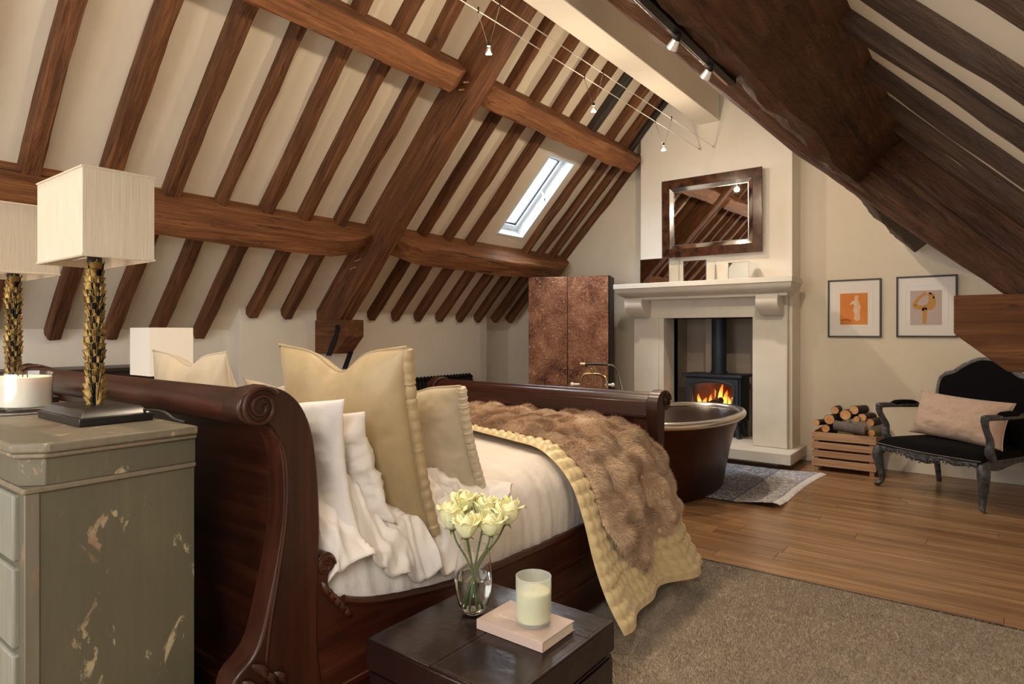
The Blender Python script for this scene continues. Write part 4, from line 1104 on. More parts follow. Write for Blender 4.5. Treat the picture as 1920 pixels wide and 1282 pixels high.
me = bpy.data.meshes.new('fur_pile'); me.from_pydata([(x-org.x, y-org.y, z-org.z) for x, y, z in hv], [], hf); me.materials.append(M['fur'])
o = bpy.data.objects.new('fur_pile', me); col.objects.link(o); o.parent = ft; stuff(o)

# ------------------------------------------------------------------ chest of drawers behind the headboard
CX0, CX1, CY0, CY1, CZ = -3.02, -1.72, .457, .838, 1.147
ch = thing('chest_of_drawers', 'distressed grey-green painted chest of drawers behind the bed head', 'chest', (-2.37, .66, 0))
def chest_poly(o_, ct=.004):
    return [(CX0-o_, CY1), (CX0-o_, CY0-o_+ct), (CX0-o_+ct, CY0-o_), (CX1+o_-ct, CY0-o_), (CX1+o_, CY0-o_+ct), (CX1+o_, CY1)]
MB().prism(chest_poly(-.006), 'z', .05, 1.04).build('carcass', M['chest'], ch, bevel=.002)
MB().prism(chest_poly(.0), 'z', .012, .09).build('plinth', M['chest_edge'], ch, bevel=.004)
MB().prism(chest_poly(.004), 'z', 1.035, 1.048).build('upper_moulding', M['chest_edge'], ch, bevel=.003)
MB().prism(chest_poly(.0, .040), 'z', 1.048, 1.112).build('frieze', M['chest'], ch, bevel=.002)
MB().prism(chest_poly(.010, .045), 'z', 1.112, 1.124).build('top_moulding', M['chest_edge'], ch, bevel=.004)
MB().prism(chest_poly(.018, .055), 'z', 1.124, CZ).build('top', M['chest_edge'], ch, bevel=.006)
MB().box(CX1-.006, CX1-.001, CY0+.001, CY0+.030, .09, 1.035).build('corner_stile', M['chest_edge'], ch, bevel=.002)
for z0, z1 in ((.868,1.03),(.668,.862),(.468,.662),(.268,.462),(.10,.262)):
    dr = MB().box(CX0+.06, CX1-.06, CY0-.006, CY0+.03, z0+.004, z1-.004).build('drawer', M['chest_front'], ch, bevel=.006)
    for x in (CX0+.32, CX1-.32):
        MB().tube([(x, CY0-.005, (z0+z1)/2), (x, CY0-.018, (z0+z1)/2), (x, CY0-.022, (z0+z1)/2), (x, CY0-.036, (z0+z1)/2)], [.007,.007,.016,.012], 12).build('knob', M['chest_front'], dr)

# table lamps with gilt leaf stems and oblong linen shades
def leaf_mesh():
    n = 11; L = []; R = []; Cc = []
    for i in range(n):
        t = i/(n-1)
        wd = .022*sin(pi*min(1, t*.86+.10))**.8+(.007 if i % 2 else 0)
        z = .115*t; yb = -.006-.018*t*t
        L.append((-wd, yb+.008*(wd/.022), z-(.010 if i % 2 == 0 else 0))); Cc.append((0, yb, z)); R.append((wd, yb+.008*(wd/.022), z-(.010 if i % 2 == 0 else 0)))
    m = MB().loft([[l, c, r] for l, c, r in zip(L, Cc, R)], caps=False, closed=False)
    return m
def table_lamp(loc, label, shade=(.352,.178,.242), rest=(.325,.185), mat='linen', zs_=.453):
    x, y, z = loc
    t = thing('table_lamp', label, 'lamp', loc)
    bw, bd = rest
    b0 = MB().box(-bw/2, bw/2, -bd/2, bd/2, .0005, .022); b0.loft([[(-bw/2+.004,-bd/2+.004,.022),(bw/2-.004,-bd/2+.004,.022),(bw/2-.004,bd/2-.004,.022),(-bw/2+.004,bd/2-.004,.022)], [(-bw/2+.03,-bd/2+.022,.042),(bw/2-.03,-bd/2+.022,.042),(bw/2-.03,bd/2-.022,.042),(-bw/2+.03,bd/2-.022,.042)]])
    b0.build('base', M['black_wood'], t, local=True, bevel=.002)
    MB().tube([(0,0,.04),(0,0,.42)], .010, 10).build('stem', M['gilt_dark'], t, local=True)
    lm = None
    for k in range(9):
        for q, (adeg, black) in enumerate(((28, False), (80, False), (136, True), (186, True), (262, False), (325, False))):
            ang = radians(adeg+6*sin(k*2.3+q))
            if lm is None:
                lm = leaf_mesh().build('leaf', M['gilt'], t, local=True, solid=.0016); lo = lm
                dk = lm.data.copy(); dk.materials.clear(); dk.materials.append(M['gilt_dark'])
            else:
                lo = lm.copy(); col.objects.link(lo); lo.parent = t
            if black: lo.data = dk
            s = .98+.10*sin(k*1.7+q*2.1)
            lo.location = (0, 0, .036+k*.0385+(q % 2)*.019); lo.rotation_euler = (-.02, 0, ang); lo.scale = (s, s*1.15, .86)
    MB().tube([(0,0,.41),(0,0,.44),(0,0,.445),(0,0,.475)], [.008,.008,.019,.019], 12).build('lamp_holder', M['black_plastic'], t, local=True)
    sw, sdp, sh = shade
    z0, z1 = zs_, zs_+sh
    m = rect_frame(sw, sdp, sw-.006, sdp-.006, 0, 1, 0)
    P = [(px, pz, lerp(z0, z1, py)) for px, py, pz in m.v]
    m2 = MB(); m2.add(P, m.f); m2.build('shade', M[mat], t, local=True, smooth=False)
    for zz in (z0+.004, z1-.004):
        hw, hd = sw/2+.0008, sdp/2+.0008
        MB().tube([(-hw,-hd,zz),(hw,-hd,zz),(hw,hd,zz),(-hw,hd,zz),(-hw,-hd,zz)], .003, 5).build('shade_trim', M[mat], t, local=True)
    MB().tube([(-sw/2+.004,0,z0+.02),(0,0,z0+.02),(sw/2-.004,0,z0+.02)], .002, 5).tube([(0,-sdp/2+.004,z0+.02),(0,sdp/2-.004,z0+.02)], .002, 5).build('shade_carrier', M['white_paint'], t, local=True)
    return t
t1 = table_lamp((-2.077, .72, CZ), 'gilt leaf table lamp with linen shade beside the big candle, nearer one')
MB().tube(spline([(.13,.07,.03),(.22,.09,.03),(.27,.10,.012),(.31,.112,.004)], 16), .0035, 6).build('cord', M['black_plastic'], t1, local=True)
table_lamp((-2.83, .72, CZ), 'gilt leaf table lamp partly cut off by the left edge of the picture', shade=(.352,.178,.242))
# dark table and white lamp beyond the bed
ns = thing('bedside_table', 'dark stained bedside table half hidden beyond the bed', 'table', (-4.05, 1.75, 0))
MB().box(-4.35, -3.75, 1.45, 2.05, .72, .76).build('top', M['dark_wood'], ns, bevel=.004)
MB().box(-4.32, -3.78, 1.48, 2.02, .10, .72).build('cabinet_body', M['dark_wood'], ns, bevel=.003)
for sx, sy in ((-4.30,1.50),(-3.80,1.50),(-4.30,2.00),(-3.80,2.00)):
    MB().tube([(sx,sy,.10),(sx,sy,.011)], [.025,.018], 10).build('leg', M['dark_wood'], ns)
l3 = thing('bedside_lamp', 'lamp with a plain white cube shade beyond the far pillows', 'lamp', (-4.035, 1.76, .76))
MB().lathe([(.07,0.0005),(.07,.015),(.03,.03),(.018,.10),(.028,.20),(.014,.30),(.012,.40)], (0,0,0), 20).build('base', M['gilt'], l3, local=True)
m = rect_frame(.27, .25, .264, .244, 0, 1, 0); m2 = MB(); m2.add([(px, pz, lerp(.38, .665, py)) for px, py, pz in m.v], m.f); m2.build('shade', M['shade_white'], l3, local=True, smooth=False)
MB().tube([(-.13,0,.40),(0,0,.40),(.13,0,.40)], .002, 5).build('shade_carrier', M['white_paint'], l3, local=True)
sb = thing('dark_sideboard', 'low dark sideboard against the left wall behind the headboard', 'sideboard', (-5.45, 1.6, 0))
MB().box(-5.68, -5.22, 1.0, 2.3, .08, 1.10).build('cabinet_body', M['dark_wood'], sb, bevel=.003)
MB().box(-5.70, -5.20, .98, 2.32, 1.10, 1.13).build('top', M['dark_wood'], sb, bevel=.004)
for yy in (1.05, 2.25):
    MB().box(-5.66, -5.24, yy-.03, yy+.03, .011, .08).build('foot', M['dark_wood'], sb)

# big glass candle
cd = thing('glass_candle', 'wide cream candle in a clear glass bowl on a silver coaster', 'candle', (-2.44, .645, CZ))
MB().lathe([(.001,.0006),(.112,.0006),(.115,.004),(.112,.008),(.001,.008)], seg=40, caps=False).build('coaster', M['silver'], cd, local=True)
MB().lathe([(.001,.009),(.094,.009),(.102,.016),(.106,.125),(.1035,.125),(.0995,.022),(.001,.022)], seg=40, caps=False, sy=.72).build('glass_bowl', M['glass'], cd, local=True)
MB().lathe([(.001,.0225),(.0985,.0225),(.1015,.112),(.001,.110)], seg=40, caps=False, sy=.715).build('wax', M['wax'], cd, local=True)
for x in (-.045, .0, .045):
    MB().tube([(x,0,.108),(x,0,.120)], .0015, 6).build('wick', M['black_plastic'], cd, local=True)

# ------------------------------------------------------------------ bedside trunk and what stands on it
TX0, TX1, TY0, TY1, TZ = -1.465, -.935, 1.21, 1.755, .50
tk = thing('leather_trunk', 'polished dark leather trunk with stitched seams at the bedside', 'trunk', (-1.2, 1.48, 0))
MB().box(TX0+.006, TX1-.006, TY0+.006, TY1-.006, .012, .40).build('body', M['leather'], tk, bevel=.006)
MB().box(TX0, TX1, TY0, TY1, .408, TZ-.0045).build('lid', M['leather'], tk, bevel=.006)
for xa, xb, ya, yb2 in ((TX0+.002,-1.205,TY0+.002,1.605),(-1.2035,TX1-.002,TY0+.002,1.605),(TX0+.002,-1.205,1.6065,TY1-.002),(-1.2035,TX1-.002,1.6065,TY1-.002)):
    MB().box(xa, xb, ya, yb2, TZ-.006, TZ).build('leather_panel', M['leather'], tk, bevel=.0015)
sm = MB(); sm2 = []
def stitch(p, q, n=60):
    p, q = Vector(p), Vector(q)
    for i in range(n):
        a2 = p.lerp(q, (i+.2)/n); b3 = p.lerp(q, (i+.75)/n)
        sm.tube([a2, b3], .0008, 4)
for x in (-1.212, -1.197, TX0+.014, TX1-.014): stitch((x, TY0+.01, TZ), (x, TY1-.01, TZ))
for yy in (1.599, 1.613, TY0+.014, TY1-.014): stitch((TX0+.01, yy, TZ), (TX1-.01, yy, TZ))
stuff(sm.build('stitching', M['stitch'], tk, smooth=False))
MB().box(TX1-.006, TX1+.004, TY0+.02, TY1-.02, .21, .395).build('drawer', M['leather'], tk, bevel=.004)
MB().box(TX1-.006, TX1+.004, TY0+.02, TY1-.02, .02, .20).build('drawer', M['leather'], tk, bevel=.004)
MB().tube([(TX1+.004, 1.40, .36), (TX1+.02, 1.40, .36), (TX1+.024, 1.40, .36), (TX1+.036, 1.40, .36)], [.008,.008,.018,.013], 12).build('knob', M['brass'], tk)

VX_, VY_ = -1.322, 1.53
vs = thing('glass_vase', 'clear rounded glass vase holding water and roses', 'vase', (VX_, VY_, TZ))
prof = [(.001,.001),(.026,.001),(.036,.008),(.050,.035),(.059,.075),(.0615,.105),(.059,.145),(.052,.185),(.047,.212),(.0455,.212),(.0505,.185),(.0575,.145),(.060,.105),(.0575,.075),(.0485,.037),(.034,.014),(.001,.010)]
MB().lathe(prof, seg=40, caps=False).build('glass', M['glass'], vs, local=True)
MB().lathe([(.001,.0105),(.0335,.0145),(.048,.0375),(.0570,.075),(.0595,.105),(.0592,.118),(.001,.118)], seg=40, caps=False).build('water', M['water'], vs, local=True)
def petal_mesh(k):
    def fn(u, v):
        a_ = (u-.5)*2; hgt = v
        wd = .9*sin(pi*(.14+.80*v)**.9)**.7
        ang = a_*wd*(1.15 if k == 0 else .95)
        r = [.006+.016*sin(pi*min(1, v*.62+.05)), .008+.022*sin(pi*min(1, v*.55+.05))+.002*max(0, v-.75)*4][k]
        z = .052*hgt*(1-.12*a_*a_)+(0 if k == 0 else -.002)
        curl = max(0, v-.82)*.03*(k*2.0)
        return ((r+curl)*cos(ang), (r+curl)*sin(ang), z-curl*.5)
    return MB().grid(fn, 8, 8)
pet = [None, None]
rose_spots = [((-1.398,1.512,.762), .5, 'white rose at the left of the bunch in the glass vase'), ((-1.318,1.492,.756), 0, 'white rose at front centre of the bunch in the glass vase'), ((-1.272,1.556,.757), .8, 'white rose at front right of the bunch in the glass vase'), ((-1.350,1.616,.782), .2, 'white rose at back centre of the bunch in the glass vase'), ((-1.278,1.640,.772), 1.2, 'large white rose at the far right of the bunch in the glass vase'), ((-1.408,1.580,.785), 1.9, 'tall white rose at back left of the bunch in the glass vase')]
random.seed(9)
for i, (p, rot, lab) in enumerate(rose_spots):
    r = thing('rose', lab, 'flower', p, group='white roses in the glass vase')
    lean = Vector((p[0]-VX_, p[1]-VY_, 0))
    sc = (1.62, 1.42, 1.45, 1.42, 1.6, 1.55)[i]
    for ring, cnt, kk, s in ((0, 4, 0, .80), (1, 5, 0, 1.0), (2, 6, 1, .92)):
        for q in range(cnt):
            if pet[kk] is None:
                o = petal_mesh(kk).build('petal', M['petal'], r, local=True, solid=.0008, angle=80); pet[kk] = o
            else:
                o = pet[kk].copy(); col.objects.link(o); o.parent = r
            o.rotation_euler = (lean.y*-2.0, lean.x*2.0, rot+2*pi*q/cnt+ring*.6)
            zsc = (1.0, 1.0, .92)[ring]
            o.scale = (s*sc, s*sc, zsc*sc)
    MB().sphere((0,0,-.002), .012, 10, 8, sz=.9).build('rose_hip', M['stem'], r, local=True)
    MB().sphere((0,0,.032), .019, 10, 8, sz=1.5).build('heart', M['petal'], r, local=True)
    bot = Vector((VX_-lean.x*.35-p[0], VY_-lean.y*.35-p[1], TZ+.022-p[2]))
    neck = Vector((VX_+lean.x*.18-p[0], VY_+lean.y*.18-p[1], TZ+.15-p[2]))
    MB().tube(spline([(0,0,-.004), (lean.x*-.25, lean.y*-.25, -.05), tuple(neck), tuple(bot)], 18), .0035, 7).build('stem', M['stem'], r, local=True)
    for q in range(4):
        a_ = rot+q*1.6
        tipp = Vector((cos(a_)*.034, sin(a_)*.034, -.006-.01*random.random()))
        b2 = Vector((cos(a_)*.008, sin(a_)*.008, -.004)); sdv = Vector((-sin(a_), cos(a_), 0))*.004
        MB().add([b2-sdv, b2+sdv, (b2+tipp)/2+sdv+Vector((0,0,.004)), tipp, (b2+tipp)/2-sdv+Vector((0,0,.004))], [(0,1,2,4),(4,2,3)]).build('sepal', M['stem'], r, local=True)

bk = thing('book', 'closed pink-beige hardback book lying on the leather trunk', 'book', (-1.12, 1.54, TZ))
ba, bb, bc, bd = -1.243, -1.0, 1.452, 1.622
MB().box(ba, bb, bc, bd, TZ+.0006, TZ+.0035).build('back_cover', M['book'], bk, bevel=.001)
MB().box(ba, bb, bc, bd, TZ+.0265, TZ+.030).build('front_cover', M['book'], bk, bevel=.001)
MB().box(ba, bb, bc, bc+.004, TZ+.0035, TZ+.0265).build('spine', M['book'], bk, bevel=.001)
MB().box(ba+.004, bb-.004, bc+.004, bd-.004, TZ+.0035, TZ+.0265).build('pages', M['pages'], bk)
m = rect_frame(.10, .075, .097, .072, 0, 1, 0); m2 = MB(); m2.add([(px-1.155, pz+1.552, TZ+.0301+.0006*py) for px, py, pz in m.v], m.f); m2.build('cover_panel', M['book_print'], bk, smooth=False)
jr = thing('candle_jar', 'frosted glass jar candle standing on the book', 'candle', (-1.092, 1.538, TZ+.0305))
MB().lathe([(.001,.0005),(.047,.0005),(.0515,.005),(.053,.012),(.0535,.140),(.0505,.140),(.0498,.012),(.001,.010)], seg=40, caps=False).build('jar', M['frosted'], jr, local=True)
MB().lathe([(.001,.011),(.0492,.013),(.0495,.096),(.001,.094)], seg=36, caps=False).build('wax', M['wax_yellow'], jr, local=True)
MB().tube([(0,0,.092),(0,0,.104)], .0013, 6).build('wick', M['black_plastic'], jr, local=True)

# ------------------------------------------------------------------ black velvet settee
SW = M['sofa_wood']
se = thing('velvet_settee', 'small black velvet settee with carved distressed frame below the corbel', 'settee', (-.44, 6.325, 0), atan2(-.547, .837))
HW = .45
def L_(name, mb, mat, **k): return mb.build(name, mat, se, local=True, **k)
for sx in (-1, 1):
    x = sx*.445
    L_('leg', MB().tube(spline([(x,.03,.36),(x+sx*.018,.00,.30),(x+sx*.012,.01,.20),(x-sx*.004,.025,.11),(x-sx*.002,.02,.05),(x+sx*.014,-.005,.022),(x+sx*.012,-.012,.012)], 24), [interp([(0,.048),(.2,.044),(.45,.030),(.7,.021),(.82,.020),(.92,.027),(1,.018)], i/24) for i in range(25)], 10), SW)
    L_('leg', MB().tube(spline([(sx*.39,.64,.36),(sx*.39,.65,.22),(sx*.395,.69,.004)], 10), [interp([(0,.032),(1,.021)], i/10) for i in range(11)], 8), SW)
    # arm support and arm
    L_('arm_support', MB().tube(spline([(sx*.44,.12,.40),(sx*.452,.085,.47),(sx*.452,.09,.55),(sx*.456,.05,.62),(sx*.462,.02,.675),(sx*.462,.015,.715)], 22), [interp([(0,.040),(.3,.030),(.6,.024),(.85,.026),(1,.030)], i/22) for i in range(23)], 10), SW)
    ar = L_('arm_rest', MB().tube(spline([(sx*.462,-.005,.722),(sx*.464,.05,.732),(sx*.458,.25,.728),(sx*.425,.48,.722),(sx*.40,.64,.72)], 22), [interp([(0,.020),(.08,.030),(.25,.024),(.8,.022),(1,.026)], i/22) for i in range(23)], 10), SW)
    MB().tube(spline([(sx*.462,.16,.745),(sx*.455,.30,.750),(sx*.432,.46,.742)], 12), [interp([(0,.01),(.15,.026),(.85,.026),(1,.01)], i/12) for i in range(13)], 10).build('arm_pad', M['velvet'], ar, local=True)
# carved apron
def apron_pts(x0, x1, y0, y1, n=44):
    out = []
    for i in range(n+1):
        t = i/n; x = lerp(x0, x1, t); y = lerp(y0, y1, t)-.055*sin(pi*t)
        zb = .352-.050*exp(-((t-.5)/.13)**2)-.018*exp(-((t-.22)/.06)**2)-.018*exp(-((t-.78)/.06)**2)-.03*(abs(2*t-1))**6+.012*cos(t*26)
        out.append((x, y, zb))
    return out
ap = apron_pts(-.43, .43, .0, .0)
L_('apron', MB().loft([[(x,y-.018,.392),(x,y-.026,(zb+.39)/2),(x,y-.014,zb),(x,y+.012,zb),(x,y+.012,.392)] for x, y, zb in ap]), SW)
apr = None
for sx in (-1, 1):
    L_('side_rail', MB().loft([[(sx*(.445-.05*t)-.014,.03+.62*t,.392),(sx*(.445-.05*t)-.014,.03+.62*t,.33-.02*sin(pi*t*2)),(sx*(.445-.05*t)+.014,.03+.62*t,.33-.02*sin(pi*t*2)),(sx*(.445-.05*t)+.014,.03+.62*t,.392)] for t in [i/16 for i in range(17)]]), SW)
L_('back_rail', MB().box(-.39,.39,.63,.66,.33,.39), SW, bevel=.004)
# carved scrolls on the apron
random.seed(2)
for i in range(15):
    t = (i+.5)/15; x = lerp(-.40, .40, t); y = -.030-.055*sin(pi*t); z = .345-.028*exp(-((t-.5)/.16)**2)
    s = .020+.012*exp(-((t-.5)/.15)**2); dirn = 1 if t < .5 else -1
    L_('carved_scroll', MB().tube([(x+dirn*(s*(1-k/16))*cos(k*.42)*.9, y-.004, z+(s*(1-k/16))*sin(k*.42)) for k in range(14)], [.006*(1-.5*k/14) for k in range(14)], 6), SW)
# seat
def seat_pt(a_, b2, top):
    x = a_*lerp(.465, .40, (b2+1)/2); y = lerp(-.02-.055*(1-a_*a_), .64, (b2+1)/2)
    th = max(0, 1-abs(a_)**5)**.4*max(0, 1-abs(b2)**5)**.4
    return (x, y, .388+(.085*th if top else -.006))
mb_ = MB(); mb_.grid(lambda u, v: seat_pt(2*u-1, 2*v-1, True), 36, 28); mb_.grid(lambda u, v: seat_pt(2*u-1, 2*v-1, False), 36, 4)
L_('seat', mb_, M['velvet'], angle=80)
nl = MB()
for i in range(91):
    t = i/90; x = lerp(-.455, .455, t); y = -.022-.055*sin(pi*t)-.006
    nl.sphere((x, y, .396), .0052, 6, 4)
stuff(L_('nail_trim', nl, M['nail']))
# back: arched upholstered panel in a carved frame
def back_out(t):      # t 0..1 from left foot over the crest to right foot
    pts = [(-.385,.42),(-.402,.60),(-.412,.80),(-.405,.94),(-.365,1.00),(-.28,1.03),(-.18,1.10),(-.08,1.145),(0,1.155),(.08,1.145),(.18,1.10),(.28,1.03),(.365,1.00),(.405,.94),(.412,.80),(.402,.60),(.385,.42)]
    return spline([(a_, 0, z) for a_, z in pts], 80)
bo = back_out(0)
def by(z): return .63+(z-.42)*.16
L_('back_frame', MB().tube([(p.x, by(p.z), p.z) for p in bo], [.021+.005*abs(sin(i*.5)) if 20 < i < 60 else .019 for i in range(81)], 8), M['sofa_pale'])
for i in range(24, 57, 3):
    p = bo[i]; L_('carved_scroll', MB().tube([(p.x+.018*cos(k*.5)*(1-k/14), by(p.z)-.016, p.z+.004+.018*sin(k*.5)*(1-k/14)) for k in range(12)], .005, 6), M['sofa_pale'])
mb_ = MB(); n = 80
for s, off in ((-1, .035), (1, .02)):
    def bp(u, v, s=s, off=off):
        i = u*n/2; k = min(int(i), n//2-1); pl = bo[k].lerp(bo[k+1], i-k); pr = bo[n-k].lerp(bo[n-k-1], i-k)
        x = lerp(pl.x, pr.x, v)*.985; z = pl.z-.006
        e = max(0, 1-abs(2*v-1)**6)**.5*max(0, 1-abs(2*u-1)**8)**.5
        return (x, by(z)+s*off*e, z)
    mb_.grid(bp, 40, 30)
L_('back_panel', mb_, M['velvet'], angle=80)
c_, s_ = .837, -.547
def sw(p): return (-.44+p[0]*c_-p[1]*s_, 6.325+p[0]*s_+p[1]*c_, p[2])
cc = sw((.02,.36,.655)); rvv = Vector((c_, s_, 0))*.80; rvv.z = -.035
pillow('lumbar_cushion', 'oblong blush linen cushion leaning on the black settee', cc, rvv, Vector((-s_*.16, c_*.16, .37)), .23, M['blush'], seed=41, pinch=.07, wr=.016, border='piped', cat='cushion')

# ------------------------------------------------------------------ log crate
ct = thing('wooden_crate', 'slatted wooden crate full of logs beside the settee', 'crate', (-1.16, 7.12, 0))
kx0, kx1, ky0, ky1 = -1.455, -.885, 6.925, 7.335
SZ = ((.050,.122),(.142,.205),(.225,.290),(.310,.390))
for z0, z1 in SZ:
    MB().box(kx0, kx1, ky0, ky0+.014, z0, z1).build('slat', M['crate'], ct, bevel=.002)
    MB().box(kx0, kx1, ky1-.014, ky1, z0, z1).build('slat', M['crate'], ct, bevel=.002)
    MB().box(kx0+.002, kx0+.016, ky0+.016, ky1-.016, z0, z1).build('end_slat', M['crate'], ct, bevel=.002)
    MB().box(kx1-.016, kx1-.002, ky0+.016, ky1-.016, z0, z1).build('end_slat', M['crate'], ct, bevel=.002)
for x in (kx0+.018, kx1-.058):
    for yy in (ky0+.016, ky1-.05):
        MB().box(x, x+.04, yy, yy+.034, .001, .385).build('corner_post', M['crate'], ct, bevel=.002)
MB().box(kx0+.018, kx1-.018, ky0+.017, ky1-.017, .055, .07).build('bottom', M['crate'], ct)
for x in (kx0+.02, kx0+.03, kx1-.03, kx1-.02):
    for z0, z1 in SZ:
        MB().sphere((x, ky0-.001, lerp(z0, z1, .3 if x in (kx0+.02, kx1-.02) else .75)), .003, 6, 4).build('nail', M['iron'], ct)
def log(p, q, r, label, bark='bark', ell=1.0, seed=0):
    p, q = Vector(p), Vector(q)
    t = thing('log', label, 'log', p, group='logs in the crate')
    n = 8; rings = []
    d = (q-p).normalized(); up = Vector((0,0,1)) if abs(d.z) < .9 else Vector((1,0,0)); a_ = d.cross(up).normalized(); b2 = a_.cross(d)
    def ring(c, k): return [c+(a_*cos(2*pi*j/16)*ell+b2*sin(2*pi*j/16))*r*k*(1+.07*N(j*.8 if j < 8 else (16-j)*.8, seed, .3)) for j in range(16)]
    for i in range(n+1):
        rings.append(ring(p.lerp(q, i/n)+a_*.004*N(i*.7, seed, 1), 1))
    MB().loft(rings).build('bark', M[bark], t)
    MB().loft([ring(p-d*.0008, .93), ring(p+d*.004, .93)]).build('cut_end', M['log_end'], t)
    MB().loft([ring(q+d*.0008, .93), ring(q-d*.004, .93)]).build('cut_end', M['log_end'], t)
def pix(u, v, y):   # point of the plane y = const seen in direction (u, v) of the survey photograph
    F_ = Vector((-sin(YAW), cos(YAW), 0)); R_ = Vector((cos(YAW), sin(YAW), 0))
    d = F_+R_*((u-960)/FPX)+Vector((0,0,(622-v)/FPX)); return Vector((0,0,1.4))+d*(y/d.y)
for (u, v, r, y, dx, lab, bk_) in ((1531,792,.031,6.955,.06,'small round log at the left corner of the crate','bark'), (1555,786,.050,6.965,.03,'orange-faced log near the left end of the crate','bark'), (1565.5,769,.038,7.03,-.02,'pale log at the upper left of the log pile','bark'), (1585,777.5,.052,6.985,.02,'largest round log face in the middle of the pile','bark'), (1601,768.7,.044,7.03,.05,'topmost log of the pile, set on edge','bark'), (1606,785.5,.028,6.96,.0,'thin pale log face right of the largest log','bark_grey'), (1617,782.5,.038,7.00,.05,'oval split log at the right of the pile','bark'), (1548,803,.040,6.97,.0,'dark barked log low at the left of the crate','bark'), (1634,812,.034,6.96,.09,'green barked log at the right corner of the crate','bark_green'), (1631,792,.040,7.02,.04,'torn brown split log behind the right corner of the crate','bark')):
    p = pix(u, v, y); 
    log(p, p+Vector((dx, .30, -.015)), r, lab, bk_, seed=u)
p = pix(1564, 796, 6.955); q = pix(1622, 807, 6.945)
log(p, q, .046, 'smooth grey log lying lengthwise across the front of the crate', 'bark_grey', seed=3)
p = pix(1572, 811, 6.965); q = pix(1600, 817, 6.955)
log(p, q, .030, 'mossy green log under the grey log at the crate front', 'bark_green', seed=5)
for i in range(4):
    yy = 6.99+.08*i
    log((kx0+.05, yy, .33), (kx1-.06, yy+.02, .33), .045, 'buried log deep in the wooden crate', 'bark', seed=60+i)

# ------------------------------------------------------------------ cable lights and track light
WZ_ = 3.485
CXA, CXB = -2.655, -2.495
for x, lab in ((CXA, 'taut white lighting cable, the one nearer the skylight'), (CXB, 'taut white lighting cable, the one nearer the ridge')):
    c = thing('lighting_cable', lab, 'cable', (x, 2.4, WZ_))
    MB().tube([(x, Y0+.02, WZ_), (x, 7.03, WZ_)], .0034, 6).build('wire', M['cable'], c)
    MB().tube([(x, 7.0, WZ_), (x, BY, WZ_)], [.010, .014], 10).build('wall_anchor', M['chrome'], c)
def pendant(y, label):
    cx = (CXA+CXB)/2; z = 3.215
    p = thing('cable_spotlight', label, 'light', (cx, y, z), group='spotlights hanging on the cables')
    for x, yy in ((CXA, y-.01), (CXB, y+.01)):
        MB().tube([(x, yy, WZ_+.02), (x, yy, WZ_-.012), (cx+(x-cx)*.12, y, z+.035)], .0018, 5).build('hanger', M['chrome'], p)
        MB().tube([(x, yy, WZ_-.012), (x, yy, WZ_+.025)], .006, 8).build('clip', M['black_plastic'], p)
    MB().tube([(cx, y, z+.045), (cx, y, z+.022)], [.010, .013], 10).build('holder', M['black_plastic'], p)
    MB().lathe([(.012,.022),(.015,.012),(.026,-.012),(.030,-.022)], (cx, y, z), 18, caps=False).build('reflector', M['bulb_glass'], p)
    MB().sphere((cx, y, z-.006), .007, 8, 6).build('capsule', M['lamp_on'], p)
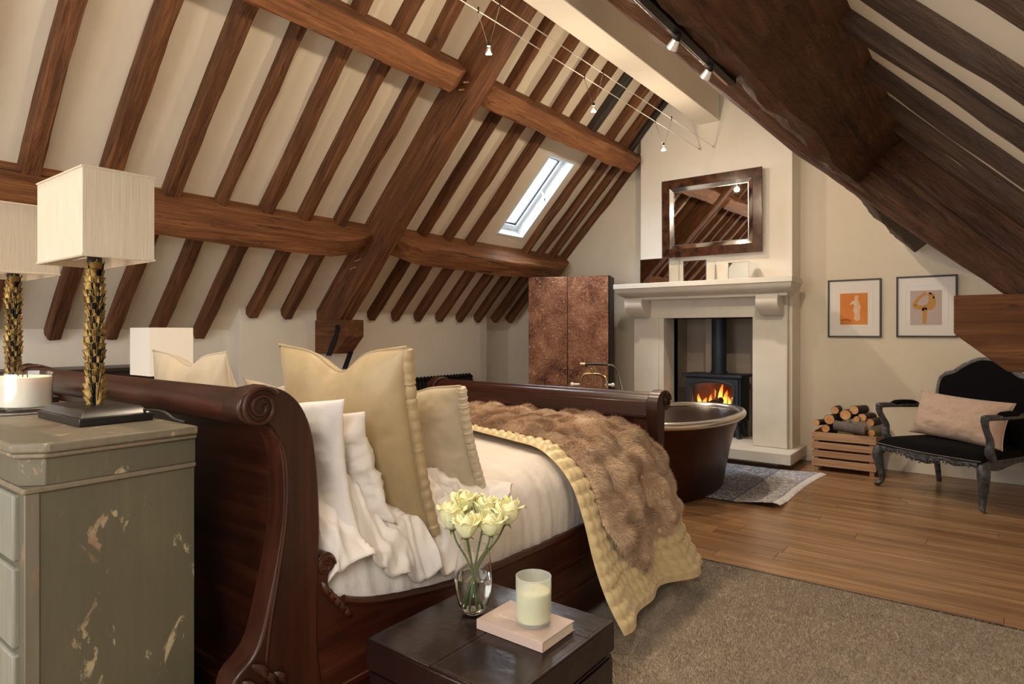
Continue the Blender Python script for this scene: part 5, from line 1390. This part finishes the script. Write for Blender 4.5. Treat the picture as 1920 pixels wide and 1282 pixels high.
for y, lab in ((3.13, 'cable spotlight hanging in front of the truss rafter'), (4.47, 'cable spotlight hanging above the skylight'), (5.84, 'cable spotlight hanging closest to the chimney breast'), (1.75, 'cable spotlight above the near end of the bed'), (.35, 'cable spotlight overhead near the camera')):
    pendant(y, lab)
    point('cable_lamp', ((CXA+CXB)/2, y, 3.18), LAMP_W*(1.0 if y > 3 else .85 if y > 1 else .6), WARM, .03)
    spot('cable_lamp_beam', ((CXA+CXB)/2, y, 3.175), ((CXA+CXB)/2+.5, y-.1, 0), SPOT_W, WARM, 125, .8, .03)
tr = thing('track_light', 'black and silver track light fixed along the dark overhead purlin', 'light', (-.70, 1.3, 2.27))
MB().box(-.715, -.69, .40, 2.16, 2.24, 2.275).build('rail', M['black_plastic'], tr, bevel=.002)
MB().box(-.7255, -.7155, .40, 2.16, 2.243, 2.272).build('cover_strip', M['silver'], tr, bevel=.002)
for y in (1.70, 1.96):
    h = MB().tube([(-.705, y, 2.24), (-.71, y, 2.222)], .009, 8).build('spot_head', M['black_plastic'], tr)
    MB().tube([(-.71, y, 2.228), (-.728, y+.012, 2.212)], [.012, .019], 12).build('reflector', M['chrome'], h)
    MB().sphere((-.728, y+.012, 2.214), .009, 8, 6).build('capsule', M['lamp_on'], h)
    spot('track_lamp_beam', (-.745, y+.02, 2.195), (-2.0, y+.3, .75), TRACK_W, WARM, 95, .9, .03)

# spotlight added out of sight behind the truss to warm the gable wall
ws = thing('added_spotlight', 'added unseen black spotlight behind the right truss rafter, warming the gable wall', 'light', (-1.2, 4.17, 2.98))
MB().tube([(-1.2, 4.11, 2.98), (-1.2, 4.15, 2.98)], .02, 12).build('mount', M['black_plastic'], ws)
MB().tube([(-1.2, 4.15, 2.98), (-1.19, 4.24, 2.94)], [.018, .030], 14).build('spot_head', M['black_plastic'], ws)
MB().sphere((-1.19, 4.245, 2.938), .010, 8, 6).build('capsule', M['lamp_on'], ws)
spot('gable_wash', (-1.19, 4.262, 2.93), (-.95, 7.4, 1.9), 60, WARM, 88, .8, .03)

# oak pegs where the purlins are let into the truss
pr = [o for o in bpy.data.objects if o.name == 'principal_rafter'][0]
bpy.context.view_layer.update()
for p0 in ((-4.90, TF, 2.03), (-4.83, TF, 2.10), (-3.50, TF, 3.42), (-3.45, TF, 3.47)):
    p0 = Vector(p0)
    m = MB().tube([p0+Vector((0, .03, .01)), p0+Vector((.012, -.075, -.03))], [.009, .007], 7)
    o = m.build('peg', M['crate'], None); o.parent = pr; o.matrix_parent_inverse = pr.matrix_world.inverted()
